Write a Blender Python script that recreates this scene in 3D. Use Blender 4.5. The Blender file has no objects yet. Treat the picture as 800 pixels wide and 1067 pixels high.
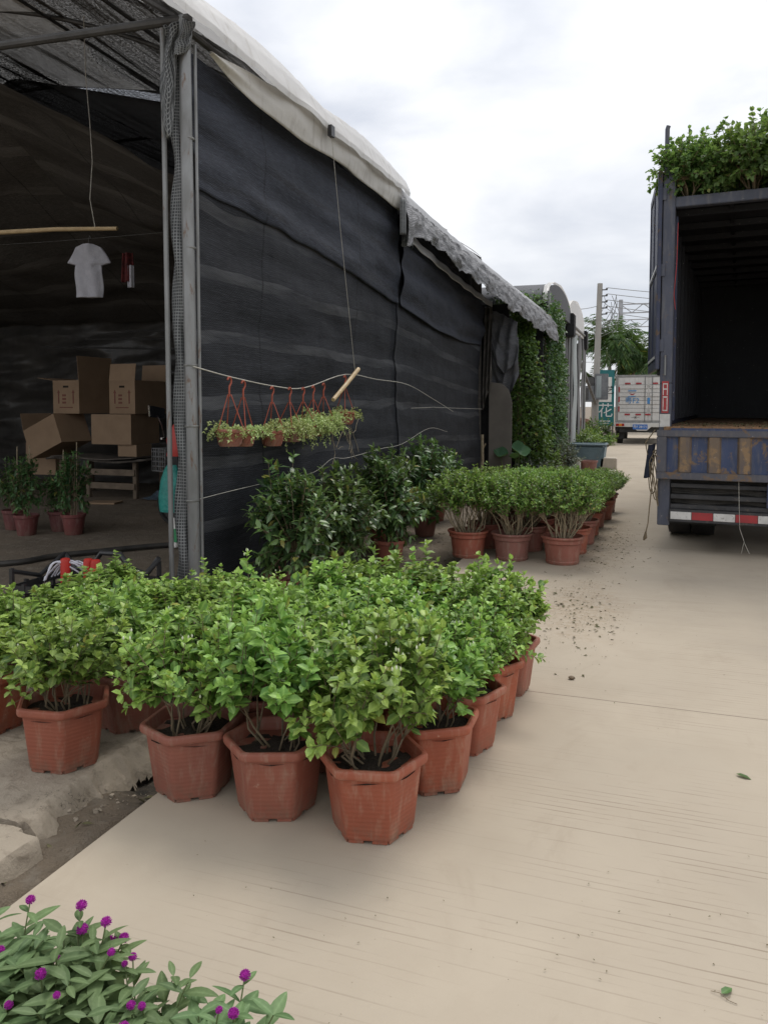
import bpy, bmesh, math, random
import numpy as np
from mathutils import Vector, Matrix, noise as mnoise
R = math.radians
rnd = random.Random(7)
nr = np.random.default_rng(11)
scene = bpy.context.scene
col = scene.collection

# ------------------------------------------------------------------ helpers
class MB:
    """collects shapes, then links them as ONE mesh object"""
    def __init__(s): s.v = []; s.f = []; s.uv = {}
    def add(s, vs, fs):
        o = len(s.v); s.v += [tuple(p) for p in vs]; s.f += [tuple(i + o for i in f) for f in fs]; return o
    def box(s, lo, hi, m=None):
        x0, y0, z0 = lo; x1, y1, z1 = hi
        vs = [(x0,y0,z0),(x1,y0,z0),(x1,y1,z0),(x0,y1,z0),(x0,y0,z1),(x1,y0,z1),(x1,y1,z1),(x0,y1,z1)]
        if m is not None: vs = [tuple(m @ Vector(p)) for p in vs]
        s.add(vs, [(0,3,2,1),(4,5,6,7),(0,1,5,4),(1,2,6,5),(2,3,7,6),(3,0,4,7)])
        return s
    def tube(s, pts, r, n=8, cap=True):
        pts = [Vector(p) for p in pts]; k = len(pts)
        rs = r if isinstance(r, (list, tuple)) else [r] * k
        ref = None; rings = []
        for i, p in enumerate(pts):
            t = (pts[min(i+1, k-1)] - pts[max(i-1, 0)])
            t = t.normalized() if t.length > 1e-9 else Vector((0,0,1))
            if ref is None: ref = Vector((1,0,0)) if abs(t.x) < .8 else Vector((0,1,0))
            a = ref - t * ref.dot(t)
            if a.length < 1e-6: a = t.orthogonal()
            a.normalize(); b = t.cross(a); ref = a
            rings.append([p + (a*math.cos(2*math.pi*j/n) + b*math.sin(2*math.pi*j/n)) * rs[i] for j in range(n)])
        vs = [q for rg in rings for q in rg]
        fs = [(i*n+j, i*n+(j+1) % n, (i+1)*n+(j+1) % n, (i+1)*n+j) for i in range(k-1) for j in range(n)]
        if cap: fs += [tuple(range(n-1, -1, -1)), tuple((k-1)*n+j for j in range(n))]
        s.add(vs, fs); return s
    def lathe(s, prof, n=24, c=(0,0,0), rot=0., closed=False):
        vs = [(c[0]+r*math.cos(rot+2*math.pi*j/n), c[1]+r*math.sin(rot+2*math.pi*j/n), c[2]+z) for r, z in prof for j in range(n)]
        k = len(prof)
        fs = [(i*n+j, i*n+(j+1) % n, (i+1)*n+(j+1) % n, (i+1)*n+j) for i in range(k-1) for j in range(n)]
        if closed: fs += [tuple(range(n-1, -1, -1)), tuple((k-1)*n+j for j in range(n))]
        s.add(vs, fs); return s
    def surf(s, nu, nv, fn, uvs=(1, 1), flip=False):
        vs = []; o = len(s.v)
        for i in range(nu+1):
            for j in range(nv+1):
                u, v = i/nu, j/nv
                s.uv[o+len(vs)] = (u*uvs[0], v*uvs[1]); vs.append(fn(u, v))
        w = nv+1
        fs = [(i*w+j, (i+1)*w+j, (i+1)*w+j+1, i*w+j+1) for i in range(nu) for j in range(nv)]
        if flip: fs = [f[::-1] for f in fs]
        s.add(vs, fs); return s
    def prism(s, poly, z0, z1, ax='z'):
        n = len(poly)
        def P(a, b, h):
            return (a, b, h) if ax == 'z' else ((a, h, b) if ax == 'y' else (h, a, b))
        vs = [P(a, b, z0) for a, b in poly] + [P(a, b, z1) for a, b in poly]
        s.add(vs, [tuple(range(n-1, -1, -1)), tuple(range(n, 2*n))] + [(i, (i+1) % n, n+(i+1) % n, n+i) for i in range(n)])
        return s
    def build(s, name, mat, parent=None, local=False, loc=(0,0,0), smooth=35, bevel=0., solid=0.):
        off = Vector(loc)
        if parent is not None and not local:
            off = Vector((0,0,0)); q = parent
            while q: off += q.location; q = q.parent
        me = bpy.data.meshes.new(name)
        me.from_pydata([(p[0]-off.x, p[1]-off.y, p[2]-off.z) for p in s.v] if not local else s.v, [], s.f)
        if s.uv:
            ul = me.uv_layers.new(name='UVMap')
            for l in me.loops: ul.data[l.index].uv = s.uv.get(l.vertex_index, (0, 0))
        bm = bmesh.new(); bm.from_mesh(me)
        if not s.uv: bmesh.ops.recalc_face_normals(bm, faces=bm.faces)
        if bevel > 0:
            es = [e for e in bm.edges if len(e.link_faces) == 2 and e.calc_face_angle(0) > .5]
            bmesh.ops.bevel(bm, geom=es, offset=bevel, segments=2, affect='EDGES', clamp_overlap=True)
        bm.to_mesh(me); bm.free()
        if smooth:
            me.polygons.foreach_set('use_smooth', [True]*len(me.polygons)); me.set_sharp_from_angle(angle=R(smooth))
        me.materials.append(mat)
        o = bpy.data.objects.new(name, me); col.objects.link(o)
        if parent is not None: o.parent = parent
        else: o.location = off
        if bevel > 0 and smooth:
            wn = o.modifiers.new('normals', 'WEIGHTED_NORMAL'); wn.keep_sharp = True
        if solid:
            md = o.modifiers.new('thickness', 'SOLIDIFY'); md.thickness = solid; md.offset = 0
        return o

def tag(o, label=None, cat=None, group=None, kind=None):
    if label: o['label'] = label
    if cat: o['category'] = cat
    if group: o['group'] = group
    if kind: o['kind'] = kind
    return o
def empty(name, loc, rz=0., label=None, cat=None, group=None):
    o = bpy.data.objects.new(name, None); col.objects.link(o)
    o.location = loc; o.rotation_euler = (0, 0, rz); o.empty_display_size = .1
    return tag(o, label, cat, group)
def copy_tree(o, parent=None):
    c = o.copy(); col.objects.link(c)
    if parent is not None: c.parent = parent
    for ch in list(o.children):
        copy_tree(ch, c)
    return c
def nz(x, y, z=0., s=1.): return mnoise.noise(Vector((x*s, y*s, z*s)))
def fbm(x, y, z=0.): return mnoise.fractal(Vector((x, y, z)), 1., 2., 4)
def rot(axis, deg, c=(0,0,0)):
    return Matrix.Translation(c) @ Matrix.Rotation(R(deg), 4, axis) @ Matrix.Translation(-Vector(c))
def sm(pts, k=5):
    """Catmull-Rom smoothing of a polyline"""
    P_ = [Vector(p) for p in pts]; P_ = [P_[0]*2-P_[1]]+P_+[P_[-1]*2-P_[-2]]; out = []
    for i in range(1, len(P_)-2):
        a, b, c, d = P_[i-1:i+3]
        for q in range(k):
            t = q/k; out.append(.5*((2*b)+(c-a)*t+(2*a-5*b+4*c-d)*t*t+(3*b-a-3*c+d)*t**3))
    return out+[P_[-2]]
def sag(a, b, s, n=14):
    a, b = Vector(a), Vector(b)
    return [a.lerp(b, i/n) - Vector((0,0,1))*s*4*(i/n)*(1-i/n) for i in range(n+1)]

# ------------------------------------------------------------------ materials
class NT:
    def __init__(s, name):
        s.m = bpy.data.materials.new(name); s.m.use_nodes = True; s.t = s.m.node_tree
        s.b = s.t.nodes['Principled BSDF']; s.out = s.t.nodes['Material Output']
    def n(s, typ, props=None, **ins):
        d = s.t.nodes.new(typ)
        for k, v in (props or {}).items(): setattr(d, k, v)
        for k, v in ins.items():
            k = int(k[1:]) if k[0] == '_' and k[1:].isdigit() else k.replace('_', ' ')
            s.set(d.inputs[k], v)
        return d
    def set(s, inp, v):
        if isinstance(v, bpy.types.NodeSocket): s.t.links.new(v, inp)
        elif isinstance(v, bpy.types.Node): s.t.links.new(v.outputs[0], inp)
        else:
            if inp.type == 'RGBA' and not hasattr(v, '__len__'): v = (v, v, v)
            if inp.type == 'RGBA' and len(v) == 3: v = (*v, 1)
            inp.default_value = v
    def P(s, **k):
        for a, v in k.items(): s.set(s.b.inputs[a.replace('_', ' ')], v)
    def math(s, op, a, b=0., c=0., clamp=False):
        d = s.n('ShaderNodeMath', {'operation': op, 'use_clamp': clamp}); s.set(d.inputs[0], a); s.set(d.inputs[1], b); s.set(d.inputs[2], c); return d
    def mix(s, f, a, b, mode='MIX'):
        d = s.n('ShaderNodeMix', {'data_type': 'RGBA', 'blend_type': mode}); s.set(d.inputs[0], f); s.set(d.inputs[6], a); s.set(d.inputs[7], b); return d.outputs[2]
    def ramp(s, f, stops):
        d = s.n('ShaderNodeValToRGB'); s.set(d.inputs[0], f); e = d.color_ramp.elements
        while len(e) < len(stops): e.new(.5)
        for q, (p, c) in zip(e, stops):
            q.position = p; q.color = (*c, 1) if hasattr(c, '__len__') else (c, c, c, 1)
        return d.outputs[0]
    def rng(s, f, a, b, c=0., d=1.):
        return s.n('ShaderNodeMapRange', None, Value=f, From_Min=a, From_Max=b, To_Min=c, To_Max=d).outputs[0]
    def coord(s, kind='Object', scale=(1,1,1), jitter=True):
        tc = s.n('ShaderNodeTexCoord'); v = tc.outputs[kind]
        if jitter and kind == 'Object':
            oi = s.n('ShaderNodeObjectInfo'); k = s.math('MULTIPLY', oi.outputs['Random'], 37.)
            d = s.n('ShaderNodeVectorMath', {'operation': 'ADD'}); s.set(d.inputs[0], v); s.t.links.new(k.outputs[0], d.inputs[1]); v = d.outputs[0]
        if scale != (1,1,1):
            d = s.n('ShaderNodeMapping'); s.set(d.inputs['Vector'], v); d.inputs['Scale'].default_value = scale; v = d.outputs[0]
        return v
    def noise(s, v, scale, detail=4., rough=.55, dist=0., out=0):
        return s.n('ShaderNodeTexNoise', None, Vector=v, Scale=scale, Detail=detail, Roughness=rough, Distortion=dist).outputs[out]
    def bump(s, h, strength=.3, dist=.02):
        b = s.n('ShaderNodeBump', None, Height=h, Strength=strength, Distance=dist); s.set(s.b.inputs['Normal'], b); return b

def basic(name, c1, c2=None, scale=6., rough=.6, bump=.15, stretch=(1,1,1), metal=0., c3=None, c3amt=.62, dist=.01, spec=.5):
    t = NT(name); v = t.coord(scale=stretch); c2 = c2 or tuple(x*.75 for x in c1)
    n = t.noise(v, scale, 6, .6)
    c = t.mix(t.rng(n, .35, .65), c1, c2)
    if c3:
        n2 = t.noise(v, scale*2.7, 8, .65, .4); c = t.mix(t.rng(n2, c3amt-.04, c3amt+.06), c, c3)
    t.P(Base_Color=c, Roughness=t.rng(n, .3, .7, rough-.08, rough+.1), Metallic=metal, Specular_IOR_Level=spec)
    if bump: t.bump(t.noise(v, scale*5, 5), bump, dist)
    return t.m

def leaf_mat(name, dark, mid, young, rough=.42, trans=.3, spec=.45):
    t = NT(name)
    a = t.n('ShaderNodeAttribute', {'attribute_name': 'tint'}).outputs['Fac']
    y = t.n('ShaderNodeAttribute', {'attribute_name': 'young'}).outputs['Fac']
    oi = t.n('ShaderNodeObjectInfo').outputs['Random']
    md = t.n('ShaderNodeAttribute', {'attribute_name': 'mid'}).outputs['Fac']
    c = t.mix(a, dark, mid); c = t.mix(y, c, young)
    c = t.mix(t.math('MULTIPLY', t.math('GREATER_THAN', a, .988), .8), c, (.42,.36,.07))
    c = t.mix(t.math('MULTIPLY', t.math('POWER', md, 4.), .35), c, tuple(min(1, q*1.5+.05) for q in young))
    vn_ = t.noise(t.coord('Object', jitter=False), 130., 3); c = t.mix(t.rng(vn_, .35, .7, 0, .3), c, tuple(q*.9 for q in dark))
    hs = t.n('ShaderNodeHueSaturation', None, Hue=t.rng(oi, 0, 1, .485, .515), Saturation=.95, Value=t.rng(oi, 0, 1, .85, 1.12), Color=c)
    t.P(Base_Color=hs, Roughness=rough, Specular_IOR_Level=spec)
    tr = t.n('ShaderNodeBsdfTranslucent', None, Color=t.mix(.35, hs.outputs[0], (.25,.35,.03)))
    mx = t.n('ShaderNodeMixShader'); t.set(mx.inputs[0], trans); t.t.links.new(t.b.outputs[0], mx.inputs[1]); t.t.links.new(tr.outputs[0], mx.inputs[2])
    t.t.links.new(mx.outputs[0], t.out.inputs[0])
    return t.m

M = {}
def mk_road():
    t = NT('concrete_road'); v = t.coord(jitter=False)
    sp = t.n('ShaderNodeSeparateXYZ', None, Vector=v); Y = sp.outputs[1]; X = sp.outputs[0]
    big = t.noise(v, .55, 5, .6); mid = t.noise(v, 3.2, 6, .65, .3); fine = t.noise(v, 160., 3)
    c = t.mix(t.rng(big, .3, .7), (.44,.376,.292), (.365,.313,.245))
    c = t.mix(t.rng(mid, .45, .75, 0, .5), c, (.36,.302,.23))
    wet = t.noise(v, 1.1, 3, .5); c = t.mix(t.rng(wet, .6, .78, 0, .38), c, (.305,.262,.21))
    # broom grooves run across the road; worn away in patches
    w1 = t.noise(t.coord(scale=(.35,1,1), jitter=False), 5., 2)
    yy = t.math('ADD', Y, t.math('MULTIPLY', w1, .012))
    g = t.math('FRACT', t.math('MULTIPLY', yy, 30.))
    groove = t.math('LESS_THAN', g, .16)
    brk = t.rng(t.noise(t.coord(scale=(1.6,30,1), jitter=False), 1.2, 4, .7), .47, .6)
    patch = t.rng(t.noise(v, .62, 3, .5), .42, .58)
    gm = t.math('MULTIPLY', t.math('MULTIPLY', groove, brk), patch, clamp=True)
    c = t.mix(t.math('MULTIPLY', gm, .62), c, (.2,.155,.11))
    # contraction joints every 4.6 m
    jf = t.math('FRACT', t.math('DIVIDE', t.math('ADD', t.math('ADD', Y, 5.15), t.math('MULTIPLY', w1, .01)), 4.6))
    jl = t.math('LESS_THAN', jf, .0016)
    c = t.mix(t.math('MULTIPLY', jl, .8), c, (.12,.09,.065))
    def blob(cx, cy, rx, ry, k1, k2):
        dx = t.math('DIVIDE', t.math('SUBTRACT', X, cx), rx); dy = t.math('DIVIDE', t.math('SUBTRACT', Y, cy), ry)
        d = t.math('ADD', t.math('SQRT', t.math('ADD', t.math('MULTIPLY', dx, dx), t.math('MULTIPLY', dy, dy))), t.math('MULTIPLY', t.math('SUBTRACT', t.noise(v, 5., 6, .7), .5), 1.6))
        return t.rng(d, k1, k2, 1, 0)
    soil = t.math('MULTIPLY', blob(-.55, 5.9, .42, 1.1, .25, 1.), t.rng(t.noise(v, 24., 6, .7), .4, .62))
    c = t.mix(t.math('MULTIPLY', soil, .55), c, (.27,.19,.115))
    soil2 = t.math('MULTIPLY', blob(-.55, 8.8, .4, 2.2, .3, 1.), t.rng(t.noise(v, 18., 6, .7), .42, .62)); c = t.mix(t.math('MULTIPLY', soil2, .6), c, (.24,.18,.115))
    st1 = t.rng(t.noise(t.coord(scale=(1,.5,1), jitter=False), 2.3, 6, .7, .6), .56, .66); c = t.mix(t.math('MULTIPLY', st1, .3), c, (.31,.255,.19))
    for cx in (.75, 2.4):   # faint tyre tracks along the road
        tr = t.rng(t.math('ABSOLUTE', t.math('SUBTRACT', X, t.math('ADD', t.math('MULTIPLY', t.noise(t.coord(scale=(0,.3,0), jitter=False), 1., 2), .5), cx-.25))), .06, .22, 1, 0); c = t.mix(t.math('MULTIPLY', t.math('MULTIPLY', tr, t.rng(big, .3, .6)), .28), c, (.29,.25,.2))
    sp2 = t.rng(t.noise(v, 46., 4, .7), .69, .72); c = t.mix(t.math('MULTIPLY', sp2, .5), c, (.2,.155,.11))
    t.P(Base_Color=c, Roughness=.82, Specular_IOR_Level=.3)
    h = t.math('SUBTRACT', t.math('MULTIPLY', fine, .35), t.math('ADD', gm, jl)); t.bump(h, .35, .004)
    return t.m
def mk_ground():
    t = NT('bare_earth'); v = t.coord(jitter=False)
    a = t.noise(v, .9, 6, .6); b = t.noise(v, 7, 8, .7, .4); d = t.noise(v, 40, 4, .7)
    c = t.mix(t.rng(a, .35, .65), (.215,.168,.118), (.14,.11,.078))
    c = t.mix(t.rng(b, .5, .7), c, (.24,.205,.16)); c = t.mix(t.rng(d, .6, .75, 0, .7), c, (.06,.048,.036))
    z = t.n('ShaderNodeSeparateXYZ', None, Vector=v).outputs[2]
    e_ = t.noise(v, 19, 6, .75, .3)
    mud = t.math('MULTIPLY', t.rng(z, -.15, -.06, 1, 0), t.rng(b, .35, .6, .45, 1)); c = t.mix(mud, c, (.03,.025,.019)); c = t.mix(t.rng(e_, .58, .66, 0, .8), c, (.2,.17,.13))
    t.P(Base_Color=c, Roughness=t.rng(a, .35, .65, .75, .95)); t.bump(t.math('ADD', t.math('ADD', b, e_), t.math('MULTIPLY', d, .6)), .9, .035)
    return t.m
def mk_pave():
    t = NT('old_concrete'); v = t.coord(jitter=False)
    a = t.noise(v, 2.2, 6, .65); b = t.noise(v, 11, 8, .7, .5); d = t.noise(v, 90, 3, .7)
    c = t.mix(t.rng(a, .3, .7), (.37,.318,.25), (.285,.242,.188))
    c = t.mix(t.rng(b, .52, .68), c, (.2,.165,.125))
    vo = t.n('ShaderNodeTexVoronoi', {'feature': 'DISTANCE_TO_EDGE'}, Vector=t.n('ShaderNodeVectorMath', {'operation': 'ADD'}, _0=v, _1=t.n('ShaderNodeTexNoise', None, Vector=v, Scale=9., Detail=7.).outputs[1]).outputs[0], Scale=2.3)
    cr = t.math('MULTIPLY', t.math('LESS_THAN', vo.outputs[0], .006), t.rng(a, .5, .58)); c = t.mix(cr, c, (.05,.04,.03))
    t.P(Base_Color=c, Roughness=.88, Specular_IOR_Level=.25)
    t.bump(t.math('SUBTRACT', t.math('ADD', b, t.math('MULTIPLY', d, .5)), cr), .55, .015)
    return t.m
def mk_net(name, c1, c2, band, weave=220., alpha=0., rough=.75, sc=1., bandscale=1.):
    """woven shade cloth: UV is in metres (u along, v up)"""
    t = NT(name); uv = t.coord('UV')
    sp = t.n('ShaderNodeSeparateXYZ', None, Vector=uv)
    w = t.noise(t.coord('UV', scale=(.5,.8,1)), 1.2, 3)
    vv = t.math('ADD', sp.outputs[1], t.math('MULTIPLY', w, .22))
    f = t.math('FRACT', t.math('MULTIPLY', vv, 2.1*bandscale))
    bm_ = t.math('LESS_THAN', t.math('ABSOLUTE', t.math('SUBTRACT', f, .5)), .1)
    soft = t.noise(t.coord('UV', scale=(.6,4,1)), 1.5, 5, .6)
    c = t.mix(t.rng(soft, .3, .7), c1, c2)
    pan = t.noise(t.coord('UV', scale=(.45,.05,1)), 2., 1); c = t.mix(t.rng(pan, .4, .6, 0, .35), c, tuple(x*.6 for x in c1))
    c = t.mix(t.math('MULTIPLY', bm_, t.rng(soft, .35, .6)), c, band)
    wx = t.math('SINE', t.math('MULTIPLY', sp.outputs[0], weave)); wy = t.math('SINE', t.math('MULTIPLY', t.math('ADD', sp.outputs[1], t.math('MULTIPLY', w, .2)), weave*1.7))
    wn = t.noise(t.coord('UV', scale=(1,14,1)), 12., 6, .8)
    row = t.math('MULTIPLY', t.math('GREATER_THAN', wy, .3), t.rng(wn, .47, .56))
    seam = t.math('LESS_THAN', t.math('ABSOLUTE', t.math('SUBTRACT', t.math('FRACT', t.math('ADD', t.math('MULTIPLY', sp.outputs[0], .47), t.math('MULTIPLY', w, .02))), .5)), .006)
    c = t.mix(t.math('MULTIPLY', seam, .7), c, tuple(x*.35 for x in c2))
    hole_ = t.rng(t.noise(t.coord('UV', scale=(1,3,1)), 9., 6, .8), .66, .7); c = t.mix(t.math('MULTIPLY', hole_, .6), c, tuple(x*1.5 for x in band))
    c = t.mix(t.math('MULTIPLY', row, .8), c, tuple(x*3.2 for x in c2))
    t.P(Base_Color=c, Roughness=rough, Specular_IOR_Level=.2)
    fold = t.noise(t.coord('UV', scale=(.8,5,1)), 4., 5, .6, .4)
    t.bump(t.math('ADD', t.math('MULTIPLY', wx, t.math('MULTIPLY', wy, .3)), t.math('MULTIPLY', fold, 3.)), .35, .008)
    if alpha:
        hole = t.noise(t.coord('UV', scale=(1, 1, 1)), 38., 3, .8)
        strk = t.noise(t.coord('UV', scale=(2.2, .15, 1)), 2.6, 4, .6)
        hm = t.math('MULTIPLY', t.rng(hole, .49, .54), t.rng(strk, .38, .52), clamp=True)
        t.P(Alpha=t.math('SUBTRACT', 1., t.math('MULTIPLY', hm, alpha)))
    return t.m
def mk_gridnet():
    t = NT('checked_net'); uv = t.coord('UV'); sp = t.n('ShaderNodeSeparateXYZ', None, Vector=uv)
    def ln(o, k, w): return t.math('LESS_THAN', t.math('FRACT', t.math('MULTIPLY', o, k)), w)
    g = t.math('MAXIMUM', ln(sp.outputs[0], 44., .3), ln(sp.outputs[1], 44., .3))
    n = t.noise(uv, 3, 4); c = t.mix(g, (.025,.026,.028), t.mix(t.rng(n, .3, .7), (.27,.28,.28), (.1,.105,.105)))
    t.P(Base_Color=c, Roughness=.6); return t.m
def mk_film(name, c1, c2, dirt, trans=.15):
    t = NT(name); v = t.coord(jitter=False)
    n = t.noise(v, 1.3, 5, .6); st = t.noise(t.coord(scale=(3,3,.35), jitter=False), 3.2, 6, .65, .5)
    c = t.mix(t.rng(n, .35, .65), c1, c2); c = t.mix(t.rng(st, .52, .72, 0, .75), c, dirt)
    t.P(Base_Color=c, Roughness=.38); t.bump(t.noise(v, 9, 5, .6, .6), .3, .02)
    tr = t.n('ShaderNodeBsdfTranslucent', None, Color=c); mx = t.n('ShaderNodeMixShader'); t.set(mx.inputs[0], trans)
    t.t.links.new(t.b.outputs[0], mx.inputs[1]); t.t.links.new(tr.outputs[0], mx.inputs[2]); t.t.links.new(mx.outputs[0], t.out.inputs[0])
    return t.m
def mk_pot(name, a, b, dust):
    t = NT(name); v = t.coord(); oi = t.n('ShaderNodeObjectInfo').outputs['Random']
    n = t.noise(v, 5, 5); c = t.mix(t.rng(n, .35, .65), a, b)
    st = t.noise(t.coord(scale=(5,5,1)), 5, 6, .7, .4); c = t.mix(t.rng(st, .5, .68, 0, .62), c, dust)
    g = t.noise(v, 30, 6, .7); c = t.mix(t.rng(g, .67, .73, 0, .6), c, tuple(x*1.25 for x in dust))
    hs = t.n('ShaderNodeHueSaturation', None, Saturation=t.rng(oi, 0, 1, .8, 1.04), Value=t.rng(oi, 0, 1, .8, 1.15), Color=c)
    z = t.n('ShaderNodeSeparateXYZ', None, Vector=t.coord(jitter=False)).outputs[2]
    mud = t.math('MULTIPLY', t.rng(z, .0, .09, 1, 0), t.rng(g, .4, .6)); cc = t.mix(t.math('MULTIPLY', mud, .6, clamp=True), hs.outputs[0], (.16,.12,.085))
    t.P(Base_Color=cc, Roughness=t.rng(n, .3, .7, .5, .68), Specular_IOR_Level=.4)
    line = t.math('SINE', t.math('MULTIPLY', z, 420.))
    t.bump(t.math('ADD', t.math('MULTIPLY', line, .35), t.noise(v, 45, 4)), .22, .003)
    return t.m
def mk_painted(name, paint, paint2, rust, dirt, amt=.56):
    t = NT(name); v = t.coord(jitter=False)
    n = t.noise(v, 3, 6, .65); r1 = t.noise(v, 7, 9, .72, .5); r2 = t.noise(t.coord(scale=(4,4,.7), jitter=False), 5, 6, .65)
    c = t.mix(t.rng(n, .35, .65), paint, paint2); c = t.mix(t.rng(r2, .5, .7, 0, .6), c, dirt)
    rm = t.rng(r1, amt, amt+.07); c = t.mix(rm, c, rust)
    ch = t.rng(t.noise(v, 34, 4, .7), .68, .7); c = t.mix(t.math('MULTIPLY', ch, .7), c, (.45,.44,.42))
    t.P(Base_Color=c, Roughness=t.rng(rm, 0, 1, .5, .85), Specular_IOR_Level=.4); t.bump(t.math('ADD', r1, t.math('MULTIPLY', n, .4)), .3, .008)
    return t.m
def mk_carton(): 
    t = NT('cardboard'); v = t.coord(); n = t.noise(v, 4, 4); c = t.mix(t.rng(n, .3, .7), (.33,.225,.14), (.27,.182,.112))
    w = t.math('SINE', t.math('MULTIPLY', t.n('ShaderNodeSeparateXYZ', None, Vector=v).outputs[0], 800.))
    t.P(Base_Color=c, Roughness=.85); t.bump(t.math('ADD', n, t.math('MULTIPLY', w, .1)), .1, .003); return t.m

M['road'] = mk_road(); M['ground'] = mk_ground(); M['pave'] = mk_pave()
M['net'] = mk_net('black_shade_net', (.024,.026,.031), (.014,.015,.018), (.062,.064,.068))
M['net_top'] = mk_net('bluish_shade_net', (.031,.035,.046), (.021,.0235,.031), (.014,.015,.018))
M['net_roof'] = mk_net('porous_shade_net', (.08,.075,.07), (.045,.043,.04), (.1,.095,.09), alpha=1.)
M['net_over'] = mk_net('dense_roof_net', (.085,.078,.07), (.045,.042,.038), (.08,.075,.07), alpha=.4, bandscale=.8)
M['net_dark'] = mk_net('dense_black_net', (.08,.073,.064), (.05,.046,.041), (.12,.112,.1), bandscale=.7)
M['net_grey'] = mk_net('grey_faded_net', (.24,.24,.245), (.15,.15,.155), (.2,.2,.205), weave=120)
M['net_grey2'] = mk_net('dark_grey_net', (.12,.122,.13), (.07,.072,.078), (.1,.1,.1), weave=140)
M['plastic_black'] = mk_film('black_plastic_sheet', (.042,.04,.037), (.064,.06,.054), (.085,.078,.068), 0.)
M['film_white'] = mk_film('white_film', (.8,.79,.775), (.72,.71,.69), (.52,.49,.44), .3)
M['film_cream'] = mk_film('cream_film', (.7,.675,.62), (.58,.555,.5), (.4,.36,.3), .3)
M['film_grey'] = mk_film('grey_film', (.44,.44,.445), (.37,.37,.375), (.27,.265,.26), .05)
M['gridnet'] = mk_gridnet()
M['galv'] = basic('galvanised_steel', (.26,.265,.265), (.18,.18,.175), 7, .5, .1, (1,1,.3), .45, (.15,.085,.05), .62)
M['galv_dark'] = basic('dark_pipe', (.09,.088,.085), (.06,.058,.056), 7, .5, .1, metal=.3)
M['pot_hex'] = mk_pot('terracotta_plastic', (.32,.093,.052), (.26,.075,.043), (.36,.22,.155))
M['pot_round'] = mk_pot('brown_red_plastic', (.31,.095,.062), (.25,.078,.05), (.36,.21,.15))
M['pot_red'] = mk_pot('dull_red_plastic', (.17,.055,.05), (.13,.042,.04), (.24,.15,.13))
M['soil'] = basic('potting_soil', (.05,.035,.024), (.028,.02,.014), 20, .95, .8, dist=.03)
M['stem'] = basic('woody_stem', (.22,.17,.105), (.13,.1,.06), 20, .8, .3)
M['stem_pale'] = basic('pale_woody_stem', (.36,.3,.2), (.24,.195,.125), 20, .8, .3)
M['stem_green'] = basic('green_stem', (.13,.17,.06), (.09,.12,.04), 20, .6, .1)
M['leaf_jas'] = leaf_mat('jasmine_leaf', (.045,.125,.024), (.16,.335,.044), (.43,.63,.115), trans=.3)
M['leaf_jas2'] = leaf_mat('jasmine_leaf_far', (.04,.11,.02), (.13,.28,.038), (.35,.54,.09), trans=.3)
M['leaf_dark'] = leaf_mat('dark_glossy_leaf', (.018,.055,.017), (.05,.12,.033), (.14,.25,.06), .34, .2, .5)
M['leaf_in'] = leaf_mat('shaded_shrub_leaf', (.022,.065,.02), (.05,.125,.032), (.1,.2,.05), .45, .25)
M['leaf_gom'] = leaf_mat('matte_green_leaf', (.07,.135,.05), (.14,.23,.088), (.2,.3,.12), .55, .25, .3)
M['leaf_dis'] = leaf_mat('pale_trailing_leaf', (.3,.42,.12), (.55,.66,.22), (.68,.76,.36), .5, .3)
M['leaf_ivy1'] = leaf_mat('bright_creeper_leaf', (.035,.11,.02), (.1,.23,.036), (.22,.4,.07), .45, .3)
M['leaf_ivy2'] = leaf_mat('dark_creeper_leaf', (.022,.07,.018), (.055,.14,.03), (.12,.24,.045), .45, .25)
M['leaf_silver'] = leaf_mat('silver_green_leaf', (.085,.11,.09), (.16,.19,.16), (.24,.28,.23), .6, .2)
M['leaf_truck'] = leaf_mat('roof_shrub_leaf', (.05,.13,.035), (.14,.28,.07), (.28,.45,.13), .45, .55)
M['leaf_palm'] = leaf_mat('palm_leaf', (.025,.075,.02), (.06,.14,.04), (.12,.22,.065), .5, .3)
M['leaf_lotus'] = leaf_mat('lotus_leaf', (.05,.14,.055), (.08,.2,.08), (.11,.24,.1), .6, .3)
M['bud'] = basic('white_bud', (.75,.76,.62), (.6,.65,.45), 30, .5, 0)
M['flower'] = basic('magenta_flower', (.75,.035,.62), (.5,.02,.44), 260, .6, .8, dist=.01)
M['bamboo'] = basic('bamboo_cane', (.5,.37,.2), (.38,.27,.14), 9, .5, .1, (1,1,1))
M['string'] = basic('pale_string', (.5,.48,.42), (.36,.34,.3), 40, .8, 0)
M['wire'] = basic('thin_wire', (.2,.2,.19), (.12,.12,.11), 20, .6, 0)
M['orange'] = basic('orange_plastic_hanger', (.36,.075,.04), (.28,.06,.03), 20, .5, .05)
M['cloth'] = basic('pale_grey_cotton', (.62,.62,.67), (.53,.53,.58), 12, .9, .4, dist=.02)
M['cloth_red'] = basic('red_cloth', (.16,.025,.025), (.05,.015,.015), 12, .9, .3)
M['cloth_navy'] = basic('navy_rag', (.02,.025,.045), (.012,.015,.03), 12, .9, .4, dist=.02)
M['carton'] = mk_carton(); M['ink'] = basic('dark_red_ink', (.2,.07,.05), (.16,.06,.045), 20, .8, 0); M['hole'] = basic('hole_shade', (.02,.015,.01), None, 10, .9, 0)
M['wood'] = basic('weathered_wood', (.2,.15,.105), (.13,.1,.07), 8, .8, .4, (1,8,1)); M['ply'] = basic('stained_plywood', (.13,.11,.09), (.075,.064,.053), 5, .7, .2, c3=(.2,.18,.15))
M['black_plastic'] = basic('black_plastic', (.018,.018,.019), (.028,.028,.028), 8, .4, .1)
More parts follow.
